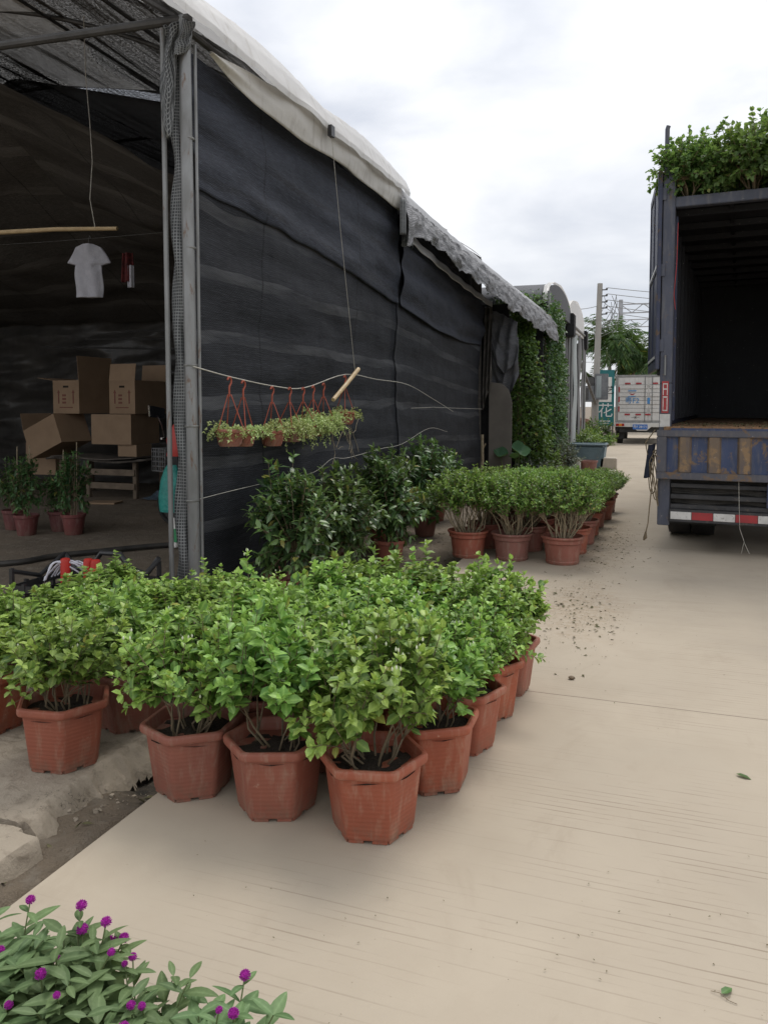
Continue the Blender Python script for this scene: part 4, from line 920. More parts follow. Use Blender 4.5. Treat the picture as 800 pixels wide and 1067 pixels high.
mb = MB(); mb.box((-4.78,6.85,.02),(-4.71,6.9,.28)); bt = tag(mb.build('spray_bottle', M['white'], loc=(-4.75,6.9,0), bevel=.012), 'white and green bottle standing on the floor behind the corner post', 'bottle')
mb = MB(); mb.box((-4.783,6.847,.08),(-4.707,6.903,.22)); mb.build('green_label', M['green'], bt); mb = MB(); mb.lathe([(.018,.28),(.018,.33),(0,.335)], 10, (-4.745,6.875,0)); mb.build('cap', M['white'], bt)

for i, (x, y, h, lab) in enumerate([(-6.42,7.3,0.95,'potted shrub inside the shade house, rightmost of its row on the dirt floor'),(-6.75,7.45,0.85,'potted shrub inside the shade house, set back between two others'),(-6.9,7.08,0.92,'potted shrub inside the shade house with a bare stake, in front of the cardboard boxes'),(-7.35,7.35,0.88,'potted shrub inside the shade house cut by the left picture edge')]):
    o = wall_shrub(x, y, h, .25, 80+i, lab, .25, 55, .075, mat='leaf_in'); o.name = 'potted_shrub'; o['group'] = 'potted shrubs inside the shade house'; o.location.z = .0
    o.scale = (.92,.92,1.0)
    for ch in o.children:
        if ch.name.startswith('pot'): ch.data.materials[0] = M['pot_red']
    mb = MB(); mb.tube([(.03,.02,.2),(.05,.03,h+.12)], .007, 6); mb.build('stake', M['stem_pale'], o, local=True)
mb = MB(); mb.tube(sm([(-6.6,5.2,.03),(-5.73,5.6,.03),(-5.55,6.05,.03),(-5.3,6.4,.03),(-4.95,6.85,.03),(-4.3,7.35,.03),(-3.6,7.6,.03)]), .028, 8); mb.tube(sm([(-4.4,8.0,.03),(-4.95,7.9,.03),(-5.25,8.1,.03),(-5.3,8.45,.03),(-5.1,8.75,.03),(-4.5,8.95,.03)]), .026, 8)
tag(mb.build('hose', M['hose'], loc=(-5.5,6.5,0)), 'black hose snaking across the dirt floor of the shade house', 'hose')

# black crate
cr = empty('plastic_crate', (-3.72,4.35,0.0), R(2), 'black plastic crate with red bottles and tools behind the jasmine', 'crate')
W_, D_, H_ = .4, .26, .34; mb = MB()
for z in (0,.08,.16,.24):
    for s in (-1,1): mb.box((-W_,s*D_-.008,z),(W_,s*D_+.008,z+.045)); mb.box((s*W_-.008,-D_,z),(s*W_+.008,D_,z+.045))
for k in range(9):
    x = -W_+k*W_/4
    for s in (-1,1): mb.box((x-.012,s*D_-.012,0),(x+.012,s*D_+.012,.3))
for k in range(5):
    y = -D_+k*D_/2
    for s in (-1,1): mb.box((s*W_-.012,y-.012,0),(s*W_+.012,y+.012,.3+(.1 if k in (0,4) else 0)))
mb.box((-W_,-D_,.0),(W_,D_,.012))
mb.tube([(-W_,D_,.4),(-W_*.75,D_,.3),(-W_*.4,D_,.33),(-W_*.2,D_,.43),(W_*.2,D_,.43),(W_*.4,D_,.33),(W_*.75,D_,.3),(W_,D_,.42)], .02, 8)
for sx in (-1,1): mb.tube([(sx*W_,-D_,.38),(sx*W_,0,.3),(sx*W_,D_,.41)], .016, 8)
mb.build('crate_body', M['black_plastic'], cr, local=True, bevel=0)
for i,(x,y) in enumerate(((-3.7,4.34),(-3.63,4.33),(-3.86,4.3))):
    mb = MB(); mb.lathe([(0,0),(.032,0),(.034,.02),(.034,.4),(.03,.425),(.02,.43),(.0,.43)], 14, (x,y,.015)); o = mb.build('bottle', M['red'], loc=(x,y,.015))
    tag(o, ['tall red bottle in the middle of the black crate','red bottle right of the tallest one in the black crate','thin red bottle towards the left of the black crate'][i], 'bottle', 'red bottles in the crate')
mb = MB()
g = np.random.default_rng(4)
for q in range(7): mb.tube(sm([(-4.05+g.uniform(0,.1),4.2+.03*q,.3),(-3.95+g.uniform(0,.08),4.25+.02*q,.36+g.uniform(0,.06)),(-3.84+g.uniform(0,.08),4.3+.02*q,.36+g.uniform(0,.05)),(-3.76+g.uniform(0,.06),4.4,.28)]), .006, 5)
tag(mb.build('string_bundle', M['cloth'], loc=(-3.9,4.3,.3)), 'loop of pale grey plastic strapping lying in the black crate', 'strapping')

# ------------------------------------------------------------------ BIG TRUCK
TL = (-.03, 8.4, 0); TR = R(-5)
tk = empty('cargo_truck', TL, TR, 'dark blue cargo truck seen from behind, open cargo body loaded with shrubs on its roof', 'truck')
TW = 2.35; TLEN = 6.2
def tpart(fn, name, mat, parent=None, bevel=.006, smooth=35):
    mb = MB(); fn(mb); return mb.build(name, M[mat], parent or tk, local=True, bevel=bevel, smooth=smooth)
for x in (0, TW-.115):
    tpart(lambda mb: mb.box((x, 0, 1.72), (x+.115, .12, 3.86)), 'corner_post', 'truckpost')
    tpart(lambda mb: mb.box((x, 0, .28), (x+.115, .12, 1.718)), 'corner_post', 'truckpost')
st = tpart(lambda mb: mb.box((.022,-.006,1.42),(.088,-.0005,1.74)), 'post_sticker', 'refl_r', bevel=0)
def sticker(mb):
    for a in ((.032,1.6,.04,1.72),(.07,1.6,.078,1.72),(.04,1.655,.07,1.667),(.04,1.708,.07,1.72),(.032,1.44,.04,1.57),(.07,1.44,.078,1.57),(.04,1.44,.07,1.452),(.032,1.575,.078,1.588)): mb.box((a[0],-.009,a[1]),(a[2],-.006,a[3]))
tpart(sticker, 'sticker_marks', 'refl_w', st, 0)
tpart(lambda mb: mb.box((.006,-.004,1.28),(.105,-.0005,1.41)), 'bare_patch', 'refl_w', bevel=0)
tpart(lambda mb: mb.box((.117, .0, 3.46), (TW-.117, .1, 3.56)), 'rear_lintel', 'truckpost')
tpart(lambda mb: mb.tube([(.02,.06,3.85),(.02,.06,4.25),(.03,.06,4.28)], .022, 8), 'top_pipe', 'truckpost', bevel=0)
# cargo body
for x in (.0, TW-.05): tpart(lambda mb: mb.box((x+.002, .121, 1.24), (x+.048, TLEN, 3.51)), 'side_wall', 'truckblue' )
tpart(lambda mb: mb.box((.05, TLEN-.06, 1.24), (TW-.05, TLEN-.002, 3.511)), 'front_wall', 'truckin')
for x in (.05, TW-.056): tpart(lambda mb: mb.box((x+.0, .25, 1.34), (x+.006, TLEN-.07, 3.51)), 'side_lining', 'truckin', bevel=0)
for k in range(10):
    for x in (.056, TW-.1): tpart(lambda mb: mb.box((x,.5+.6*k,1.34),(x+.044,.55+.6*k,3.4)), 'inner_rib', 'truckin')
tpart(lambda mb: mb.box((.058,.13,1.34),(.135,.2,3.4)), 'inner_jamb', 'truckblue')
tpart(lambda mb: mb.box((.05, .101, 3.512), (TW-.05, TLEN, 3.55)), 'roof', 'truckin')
def bows(mb):
    for k in range(9): mb.box((.06,.35+.66*k,3.44),(TW-.06,.41+.66*k,3.508))
    for x in (.6,1.2,1.8): mb.box((x,.102,3.465),(x+.04,TLEN-.1,3.51))
tpart(bows, 'roof_bows', 'truckin')
tpart(lambda mb: mb.box((.05, -.02, 1.2), (TW-.05, TLEN-.06, 1.285)), 'bed_floor', 'bedwood')
tpart(lambda mb: mb.box((.12, -.075, 1.235), (TW-.12, -.021, 1.27)), 'bed_edge', 'tailblue')
# dropped tailgate with vertical ribs
tg = tpart(lambda mb: (mb.box((-.01,-.1,1.185),(TW+.01,-.04,1.25)), mb.box((-.01,-.1,.76),(TW+.01,-.04,.83)), mb.box((-.01,-.1,.83),(.085,-.04,1.185)), mb.box((TW-.085,-.1,.83),(TW+.01,-.04,1.185))), 'tailgate', 'tailframe', bevel=.006)
tpart(lambda mb: mb.box((.085,-.062,.83),(TW-.085,-.05,1.185)), 'gate_panel', 'tailblue', tg, 0)
k = 0; x = .19
while x < TW-.2:
    tpart(lambda mb: mb.add([(x,-.0625,.832),(x+.13,-.0625,.832),(x+.11,-.094,.832),(x+.02,-.094,.832),(x,-.0625,1.183),(x+.13,-.0625,1.183),(x+.11,-.094,1.183),(x+.02,-.094,1.183)], [(0,1,5,4),(1,2,6,5),(2,3,7,6),(3,0,4,7),(0,3,2,1),(4,5,6,7)]), 'gate_rib', 'tailrust', tg, .004); x += .27
# underbody rack, bumper, chassis, wheels
tpart(lambda mb: (mb.box((.02,.0,.31),(.1,.1,1.2)) if 0 else None, mb.box((.12,.02,.67),(TW-.12,.08,.71)), mb.box((.12,.02,.555),(TW-.12,.08,.6)), mb.box((.12,.02,.455),(TW-.12,.08,.5))), 'underride_bars', 'chassis')
def cords(mb):
    for k in range(9):
        z = (.62,.635,.65,.52,.53,.54,.725,.74,.61)[k]; mb.tube([(.13,.1,z),(.4,.07,z-.02+.01*(k % 3)),(.75,.09,z+.015),(1.0,.07,z-.01),(1.15,.1,z+.02)], .011, 6)
tpart(cords, 'cable_bundle', 'hose', bevel=0)
bu = tpart(lambda mb: mb.box((.117,-.02,.325),(TW-.05,.06,.452)), 'bumper', 'chassis')
x = .13; k = 0
while x < TW-.2:
    tpart(lambda mb: mb.box((x,-.026,.352),(x+.195,-.0205,.428)), 'reflector', ('refl_w','refl_r')[k % 2], bu, .002); x += .2; k += 1
tpart(lambda mb: (mb.box((.7,.1,.62),(.85,TLEN+1.6,.86)), mb.box((TW-.85,.1,.62),(TW-.7,TLEN+1.6,.86)), [mb.box((.86,.6+q*1.1,.66),(TW-.86,.7+q*1.1,.82)) for q in range(6)]), 'chassis_frame', 'chassis')
for q in range(8): tpart(lambda mb: mb.box((.06,.3+q*.8,1.02),(TW-.06,.38+q*.8,1.198)), 'cross_member', 'chassis')
tpart(lambda mb: mb.box((.12,.14,.46),(1.3,.16,.98)), 'rear_plate', 'chassis')
tpart(lambda mb: mb.box((1.0,-.0,.5),(1.45,.015,.75)), 'blue_flap', 'tailblue')
tpart(lambda mb: mb.box((-.05,.55,.9),(-.004,5.8,1.84)), 'skirt_panel', 'chassis', bevel=.02)
def wheel(x, y, dual=True):
    w = ring_tyre((0,0,0), .46, .23)
    w.v = [(p[1]+x+.12, p[0]+y, p[2]+.46) for p in w.v]
    o = w.build('wheel', M['rubber'], tk, local=True)
    h = MB(); h.lathe([(0,-.06),(.12,-.06),(.16,-.03),(.41,-.1),(.41,.1),(0,.1)], 24); h.v = [(p[2]+x+.12, p[0]+y, p[1]+.46) for p in h.v]; h.build('rim', M['chassis'], o, local=True)
for y in (1.35, 2.5): wheel(.02, y); wheel(.27, y); wheel(TW-.5, y); wheel(TW-.25, y)
wheel(.06, 7.0); wheel(TW-.3, 7.0)
for x in (.04, TW-.54): tpart(lambda mb: mb.box((x,.72,.2),(x+.5,.735,.9)), 'mudflap', 'rubber')
tpart(lambda mb: mb.box((.3,.2,.3),(.36,.9,.42)), 'spare_bracket', 'chassis')
tpart(lambda mb: mb.box((-.035,.06,1.8),(-.0005,.1,3.82)), 'slot_shade_strip', 'rubber')  # dark strip added so the slot between door and post looks shaded
# swung-open upper door, folded back along the left side
def door_frame(mb):
    m = rot('Z', 9, (-.005,-.03,0))
    for a in (((-.045,-.03,1.86),(-.005,.05,3.83)), ((-.045,1.24,1.86),(-.005,1.32,3.83)), ((-.045,.05,1.86),(-.005,1.24,1.95)), ((-.045,.05,3.74),(-.005,1.24,3.83)), ((-.045,.05,2.85),(-.005,1.24,2.93)), ((-.045,.6,1.95),(-.005,.66,3.74))): mb.box(a[0], a[1], m)
do = tpart(door_frame, 'door', 'truckblue')
tpart(lambda mb: mb.box((-.033,.05,1.95),(-.023,1.24,3.74), rot('Z', 9, (-.005,-.03,0))), 'door_panel', 'truckblue', do, 0)
tpart(lambda mb: [mb.box((-.049,.05,z),(-.0465,1.24,z+.03), rot('Z', 9, (-.005,-.03,0))) for z in (1.97, 2.88)], 'door_rail', 'refl_w', do, 0)
for z in (2.1, 2.85, 3.6): tpart(lambda mb: (mb.tube([(-.025,-.005,z-.09),(-.025,-.005,z+.09)], .018, 8), mb.box((-.05,-.012,z-.06),(.03,-.0005,z+.06))), 'hinge', 'truckpost', None, 0)
tpart(lambda mb: (mb.tube([(.05,-.02,1.8),(.05,-.02,2.0)], .01, 6)), 'latch', 'galv', None, 0)
# cab
cab = tpart(lambda mb: mb.prism([(TLEN+.15,.55),(TLEN+2.0,.55),(TLEN+2.05,1.4),(TLEN+1.75,2.5),(TLEN+1.5,2.65),(TLEN+.15,2.65)], .05, TW-.05, 'x'), 'cab', 'truckblue', None, .05)
tpart(lambda mb: mb.add([(.12,TLEN+2.06,1.45),(TW-.12,TLEN+2.06,1.45),(TW-.12,TLEN+1.78,2.45),(.12,TLEN+1.78,2.45),(.12,TLEN+2.03,1.45),(TW-.12,TLEN+2.03,1.45),(TW-.12,TLEN+1.75,2.45),(.12,TLEN+1.75,2.45)], [(0,1,2,3),(7,6,5,4),(0,4,5,1),(1,5,6,2),(2,6,7,3),(3,7,4,0)]), 'windscreen', 'glass', cab, 0)
for x in (.044, TW-.05): tpart(lambda mb: mb.box((x,TLEN+.8,1.5),(x+.006,TLEN+1.6,2.3)), 'side_window', 'glass', cab, 0)
# bits hanging on the left corner
def tkw(x, y, z): c, s = math.cos(TR), math.sin(TR); return (TL[0]+x*c-y*s, TL[1]+x*s+y*c, z)
mb = MB(); g = np.random.default_rng(8)
for k in range(3):
    pts = [(-.03+.012*k, -.04, 1.05)]
    for q in range(1, 12):
        a = q/11*math.pi*2; pts.append((-.045-.04*math.sin(a+k*.7)+.01*k, -.05-.01*k, .82+.22*math.cos(a)-.06*k))
    mb.tube(sm([tkw(*p) for p in pts], 3), .005, 6)
mb.tube([tkw(-.03,-.05,1.0),tkw(-.05,-.05,.7),tkw(-.07,-.06,.45),tkw(-.08,-.06,.3),tkw(-.1,-.06,.2)], .006, 6); mb.tube([tkw(-.1,-.06,.21),tkw(-.105,-.06,.15),tkw(-.12,-.06,.12)], [.008,.02,.005], 6)
mb.tube([tkw(-.03,-.05,1.25),tkw(-.12,-.05,1.12),tkw(-.1,-.05,1.0),tkw(0,-.05,1.05)], .006, 6)
tag(mb.build('rope', M['stem'], loc=tkw(-.03,-.05,1)), 'knotted brown rope dangling from the rear corner of the cargo truck', 'rope')
mb = MB(); mb.surf(16, 20, lambda u, v: tkw(-.06-.04*v+.035*math.cos(u*6.283), -.03+.03*math.sin(u*6.283), 1.1-.34*v+.02*nz(u*4, v*3)), (1,1)); tag(mb.build('rag', M['cloth_navy'], loc=tkw(-.06,-.03,1)), 'navy blue rag hanging beside the rope on the rear corner of the cargo truck', 'rag')
mb = MB(); mb.tube([tkw(.75,-.06,.78),tkw(.76,-.07,.5),tkw(.77,-.07,.3),tkw(.82,-.07,.15),tkw(.86,-.06,.06)], .0025, 5); mb.tube([tkw(.81,-.07,.17),tkw(.79,-.07,.06)], .002, 5); tag(mb.build('string', M['string'], loc=tkw(.75,-.06,.78)), 'frayed pale string hanging from the tailgate over the striped bumper', 'string')
mb = MB(); mb.tube([tkw(.145,-.03,3.3),tkw(.14,-.03,2.9),tkw(.12,-.03,2.6),tkw(.135,-.03,2.45)], .003, 5); tag(mb.build('cord', M['red'], loc=tkw(.145,-.03,3.3)), 'thin red cord hanging inside the upper doorway of the cargo truck', 'cord')
mb = MB(); g = np.random.default_rng(12); P=[];D=[];N=[]
for k in range(500):
    x, y = (g.uniform(.08, 2.2), g.uniform(-.02,1.6)) if g.uniform() > .3 else (g.uniform(.95,1.6), g.uniform(-.02,.3)); P.append(tkw(x, y, 1.288+g.uniform(0,.015))); D.append(unit(g.normal(0,1,3)*np.array([1,1,.25]))); N.append(unit(np.array([0,0,1])+g.normal(0,.5,3)))
o = leaf_mesh('leaf_litter', P, D, N, g.uniform(.02,.05,500), .018, g.uniform(0,1,500), np.zeros(500), M['litter'], None, False); tag(o, 'dry leaf litter and soil strewn over the truck bed', 'leaf litter', None, 'stuff')

# shrubs on the truck roof
tprot = []
for s in range(3):
    root = empty('roof_shrub', (0,0,-50)); g = np.random.default_rng(500+s)
    e = np.concatenate([dome(g, 180, .3, .44, .36, -.8, 1, .6), dome(g, 60, .3, .25, .22, -.5)]); e[:5,2] += g.uniform(.08,.22,5)
    e[:,2] = np.maximum(e[:,2], .03)
    st, lf = bush(520+s, (0,0,.02), e, 9, .2, .25, .045, .062, .8, .009, .0025, .14, 3, .05, 500, ysc=.6)
    st.build('stems', M['stem'], root, local=True, smooth=60); leaf_mesh('foliage', mat=M['leaf_truck'], parent=root, **lf); tprot.append(root)
tl = [(.28,.28,0,.85,'leafy shrub on the truck roof at the left rear corner, beside the top pipe'),(.85,.3,1,.98,'leafy shrub on the truck roof, second from the left rear corner'),(1.4,.3,2,1.12,'leafy shrub on the truck roof with tall shoots, third from the left rear corner'),(1.95,.35,0,.95,'leafy shrub on the truck roof at the right rear corner'),
      (.4,1.0,2,1.0,'leafy shrub on the truck roof, left side of the second row'),(1.1,1.05,0,1.1,'leafy shrub on the truck roof, middle of the second row'),(1.8,1.05,1,1.1,'leafy shrub on the truck roof, right side of the second row')]
used=set()
for x, y, k, sc, lab in tl:
    o = tprot[k] if k not in used else copy_tree(tprot[k]); used.add(k); o.location = tkw(x-.04, y-.15, 3.53); o.rotation_euler = (0,0,x*5+y); o.scale = (sc*1.12,sc*1.12,sc*1.22); tag(o, lab, 'shrub', 'shrubs loaded on the truck roof')

# ------------------------------------------------------------------ lettering helper
def text_obj(s, size, mat, parent, M4, name='lettering', depth=.004):
    cu = bpy.data.curves.new(name, 'FONT'); cu.body = s; cu.size = size; cu.extrude = depth; cu.align_x = 'CENTER'; cu.align_y = 'CENTER'
    o = bpy.data.objects.new(name, cu); col.objects.link(o); bpy.context.view_layer.update()
    me = bpy.data.meshes.new_from_object(o.evaluated_get(bpy.context.evaluated_depsgraph_get())); bpy.data.objects.remove(o)
    me.transform(M4); me.materials.clear(); me.materials.append(mat); q = bpy.data.objects.new(name, me); col.objects.link(q); q.parent = parent; return q
FACE = Matrix.Rotation(R(90), 4, 'X')     # text facing -Y

# ------------------------------------------------------------------ white van far along the road
vn = empty('box_van', (-1.72,31.6,0), 0, 'white box van with blue lettering parked far along the road beyond the cargo truck', 'van')
def vp(fn, name, mat, parent=None, bevel=.01): mb = MB(); fn(mb); return mb.build(name, M[mat], parent or vn, local=True, bevel=bevel)
VW = 1.95
vp(lambda mb: mb.box((0,.04,.82),(VW,4.2,2.66)), 'cargo_box', 'vanwhite')
vp(lambda mb: (mb.box((0,0,.82),(.09,.038,2.66)), mb.box((VW-.09,0,.82),(VW,.038,2.66)), mb.box((.09,0,2.57),(VW-.09,.038,2.66)), mb.box((.09,0,.82),(VW-.09,.038,.9))), 'rear_frame', 'vangrey')
for x0, x1 in ((.095, VW*.62), (VW*.625, VW-.095)):
    d = vp(lambda mb: mb.box((x0,.008,.905),(x1,.037,2.565)), 'rear_door', 'vanwhite')
    vp(lambda mb: [mb.box((x0+.03,-.012,z),(x1-.03,.0075,z+.16)) for z in (1.22,1.52,1.82,2.12)], 'pressed_rib', 'vanwhite', d, .01)
    vp(lambda mb: [mb.tube([(x,-.03,.86),(x,-.03,2.6)], .014, 6) for x in ((x1-.12,) if x0 < .5 else (x0+.13,))], 'lock_bar', 'galv', d, 0)
for x, z in ((.45,2.33),(.85,2.33),(1.45,2.33),(.45,1.14),(.85,1.14),(1.2,1.14)): vp(lambda mb: mb.box((x-.1,-.018,z-.03),(x+.1,-.0125,z+.03)), 'reflector', 'refl_r', None, 0)
for z in (1.25,1.62,2.0): vp(lambda mb: mb.box((.11,-.018,z),(.16,-.0125,z+.2)), 'reflector', 'refl_r', None, 0)
text_obj('粤F2', .27, M['inkblue'], vn, Matrix.Translation((.62,-.016,1.66)) @ FACE); vp(lambda mb: mb.box((1.17,-.017,1.55),(1.27,-.0125,1.78)), 'blue_mark', 'inkblue', None, 0)
vp(lambda mb: (mb.box((.47,-.018,2.03),(.77,-.0125,2.07)), mb.box((.47,-.018,1.82),(.74,-.0125,1.85))), 'logo_lines', 'inkblue', None, 0)
vp(lambda mb: mb.prism([(.5,1.97),(.56,1.9),(.62,1.88),(.68,1.9),(.74,1.97),(.68,1.94),(.62,1.93),(.56,1.94)], -.018, -.0125, 'y'), 'logo_smile', 'refl_r', None, 0)
text_obj('一米一', .1, M['dark'], vn, Matrix.Translation((.75,-.0,1.02)) @ FACE)
bmp = vp(lambda mb: (mb.prism([(.0,.82),(VW,.82),(VW,.66),(VW*.68,.66),(VW*.6,.52),(VW*.42,.52),(VW*.34,.66),(0,.66)], -.12, .02, 'y')), 'bumper', 'vanwhite')
vp(lambda mb: mb.box((.04,-.135,.69),(.15,-.1205,.79)), 'tail_lamp', 'redlamp', bmp, .004); vp(lambda mb: mb.box((.15,-.135,.69),(.26,-.1205,.79)), 'tail_lamp', 'amber', bmp, .004); vp(lambda mb: mb.box((.26,-.135,.69),(.35,-.1205,.79)), 'tail_lamp', 'redlamp', bmp, .004)
pl = vp(lambda mb: mb.box((.66,-.135,.57),(1.2,-.1205,.76)), 'licence_plate', 'plate', bmp, .004); text_obj('粤F 28171', .12, M['platew'], pl, Matrix.Translation((.93,-.138,.665)) @ FACE, depth=.002)
vp(lambda mb: (mb.box((.15,.1,.45),(VW-.15,5.6,.7)), mb.box((-.0,.1,.5),(.12,4.1,.815))), 'chassis', 'chassis')
for x in (.02, VW-.3):
    for y in (.75, 4.9): w = ring_tyre((0,0,0), .33, .24); w.v = [(p[1]+x+.13, p[0]+y, p[2]+.33) for p in w.v]; o = w.build('wheel', M['rubber'], vn, local=True); h = MB(); h.lathe([(0,-.05),(.29,-.05),(.29,.05),(0,.05)], 18); h.v=[(p[2]+x+.13,p[0]+y,p[1]+.33) for p in h.v]; h.build('rim', M['vangrey'], o, local=True)
vp(lambda mb: mb.box((.02,.3,.18),(.34,.31,.6)), 'mudflap', 'rubber', None, .003)
cb = vp(lambda mb: mb.prism([(4.3,.5),(6.0,.5),(6.05,1.2),(5.6,2.05),(4.3,2.1)], .05, VW-.05, 'x'), 'cab', 'vanwhite', None, .05)
vp(lambda mb: mb.box((VW-.046,4.7,1.25),(VW-.04,5.5,1.85)), 'side_window', 'glass', cb, 0)

# ------------------------------------------------------------------ second shed with barrel roofs, further along
s2 = empty('barrel_roof_shed', (-2.6,20,0), 0, 'grey-panelled shed further along with three white-ended barrel roofs', 'shed')
for k, (y0, y1) in enumerate(((16.6,21.0),(21.2,25.8),(27,32))):
    yc, hw = (y0+y1)/2, (y1-y0)/2; rise = .62 if k == 0 else .85
    bz = 3.6 if k else 3.62
    arc = lambda t: (yc+hw*math.cos(math.pi*t)*-1, bz+rise*math.sin(math.pi*t)**.8)
    x_e = (-2.3,-2.4,-3.4)[k]
    mb = MB(); mb.surf(10, 24, lambda u, v: (x_e-10*u-(.12 if k == 0 else .35), arc(v)[0], arc(v)[1]+.015*nz(u*30, v*8)), (10, 6)); mb.build('roof_net', M['net_grey2'] if k == 0 else M['film_white'], s2)
    mb = MB(); mb.surf(8, 24, lambda u, v: (x_e-(.12 if k == 0 else .34)*(1-u)+.02, arc(v)[0], arc(v)[1]+.03-.0*u+.04*nz(u*4, v*9)), (1, 6)); mb.build('film_end', M['film_white'], s2)
    n = 20; mb = MB(); pts = [(arc(i/n)[0], arc(i/n)[1]-.02) for i in range(n+1)]; mb.prism(pts, x_e-.02, x_e+.02, 'x'); mb.build('gable_film', M['net_grey2'] if k == 0 else M['film_white'], s2)
    for y in (y0, y1): mb = MB(); mb.tube([(x_e+.04, y, 0), (x_e+.04, y, bz+.25)], .035, 8); mb.build('shed_post', M['galv'], s2)
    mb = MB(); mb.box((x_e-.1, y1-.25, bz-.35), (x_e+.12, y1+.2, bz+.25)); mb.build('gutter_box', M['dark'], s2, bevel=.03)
mb = MB(); mb.box((-2.62,16.11,0),(-2.58,26.3,3.45)); mb.box((-9,16.06,0),(-2.3,16.1,3.35)); mb.box((-3.6,26.35,0),(-3.55,32,3.4)); mb.build('shade_backing', M['dark'], s2)  # dark sheets added as shade behind the panel gaps and creepers
mb = MB(); mb.tube([(-2.36,18.6,3.72),(-2.36,26.3,3.68)], .035, 8); mb.build('top_rail', M['galv'], s2)
mb = MB(); mb.tube([(-2.36,18.6,.35),(-2.36,26.3,.3)], .03, 8); mb.build('bottom_rail', M['galv_dark'], s2)
y = 18.9; i = 0; g = random.Random(3)
while y < 25.6:
    w = g.uniform(.55,1.1); dk = i % 4 == 2
    mb = MB(); zb = .2+g.uniform(0,.5)*(i % 2)
    mb.surf(6, 24, lambda u, v: (-2.42+.03*math.sin(u*7)+.05*nz(v*3, u*2, i), y+w*u, zb+(3.62-zb)*v), (1,3)); mb.build('wall_panel', M['fencepale'] if i % 3 == 1 else M['fence'], s2, solid=.006)
    y += w+(g.uniform(.15,.6)); i += 1

# ------------------------------------------------------------------ creepers
def creeper(name, fn, n, L, mat, lab, seed, stems=(), fine=False):
    g = np.random.default_rng(seed); P=[];D=[];N=[]
    while len(P) < n:
        p, nn = fn(g.uniform(), g.uniform(), g)
        if p is None: continue
        P.append(p); D.append(unit(np.array([g.normal(0,.8), g.normal(0,.8), g.normal(-.4,.5)])+np.array(nn)*.6)); N.append(unit(np.array(nn)*.8+np.array([0,0,.7])+g.normal(0,.55,3)))
    c = np.mean(P, 0); root = empty(name, (c[0], c[1], 0), 0, lab, 'creeper'); P = np.array(P)-np.array([c[0],c[1],0]); m = len(P)
    dep = g.uniform(0,1,m); leaf_mesh('leaves', P, D, N, g.uniform(.7,1.2,m)*L, g.uniform(.7,1.2,m)*L*.75, g.uniform(0,1,m), dep**3*.8, M[mat], root, fine)
    mb = MB()
    for s in stems: mb.tube(s, .018, 6)
    mb.build('stems', M['stem'], root); return root
def iv1(u, v, g):
    z = .05+3.2*v; a = u*math.pi*2; r = (.16+.16*math.sin(min(1, (1-v)*1.15)*math.pi*.75))*(1+.35*nz(a*1.3, z*1.7, 1)); r *= g.uniform(.75,1.08)
    cx = -2.68+.34*(1-v)**1.1; cy = 15.35; lump = 1+.45*nz(z*3.2, a, 4)+.25*nz(z*8, a*3, 2)
    return np.array([cx+r*1.15*lump*math.cos(a), cy+r*lump*math.sin(a), z+g.normal(0,.03)]), np.array([math.cos(a), math.sin(a), .15])
creeper('creeper', iv1, 4600, .085, 'leaf_ivy1', 'bright green creeper climbing a post under the end of the grey net', 71, ([(-2.65,15.35,0),(-2.68,15.4,1.6),(-2.72,15.35,3.2)],[(-2.5,15.3,0),(-2.6,15.3,1.2),(-2.66,15.35,2.4)]))
def iv2(u, v, g):
    z = .05+3.6*v; y = 16.3+2.3*u+ (0 if v < .85 else -.4*(v-.85)/.15); d = .18+.14*nz(y*1.5, z*1.5, 2)+.12*nz(y*4, z*4); e = 1 if 0 < u < 1 else 0
    if z > 3.35+.3*nz(y*2, 1)+.25*math.sin(u*3): return None, None
    x = -2.42+.14*math.sin(u*math.pi)+.12*(1-v)+d*g.uniform(.2,1)
    if g.uniform() < .18: y = 16.3+g.normal(0,.06); x = -2.5+g.uniform(-.5,.3)
    return np.array([x, y, z]), np.array([.8,-.6,.1])
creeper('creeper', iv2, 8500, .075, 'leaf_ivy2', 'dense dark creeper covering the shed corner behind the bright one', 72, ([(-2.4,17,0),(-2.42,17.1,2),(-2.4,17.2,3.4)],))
def iv3(u, v, g):
    a = u*6.283; r = .5*g.uniform(.6,1)*(1+.3*nz(a, v*4)); return np.array([-2.85+.7*(u-.5)+.2*g.normal(), 16.6+.3*g.normal(), 3.45+.28*v+.08*g.normal()]), np.array([math.cos(a)*.5, -.6, .6])
creeper('creeper', iv3, 1500, .075, 'leaf_ivy2', 'tuft of creeper spilling over the roof corner above the grey net end', 73, ([(-2.6,16.5,3.0),(-2.8,16.6,3.5)],))

# low plants and tubs by the road edge
def lowbush(x, y, r, h, mat, lab, seed, n=60, L=.07, name='bush', cat='bush', grp=None):
    root = empty(name, (x, y, -.04), 0, lab, cat, grp); g = np.random.default_rng(seed)
    e = dome(g, n, h*.4, r, h*.6, -.5); e[:,2] = np.maximum(e[:,2], .05)
    st, lf = bush(seed+1, (0,0,0), e, 8, h*.3, .2, .05, L, .5, .008, .003, r*.4, 3, .05, 60)
    st.build('stems', M['stem'], root, local=True, smooth=60); leaf_mesh('foliage', mat=M[mat], parent=root, fine=False, **lf); return root
lowbush(-2.3,15.0,.5,.55,'leaf_silver','silvery grey-green bush behind the round-pot bushes, below the leaning board',91,90,.07)
lowbush(-2.02,16.6,.5,.95,'leaf_silver','silvery grey bush at the foot of the creepers, next to the white foam box',92,110,.07)
lowbush(-2.15,15.7,.4,.75,'leaf_ivy1','light green bush at the foot of the bright creeper',93,90,.07)
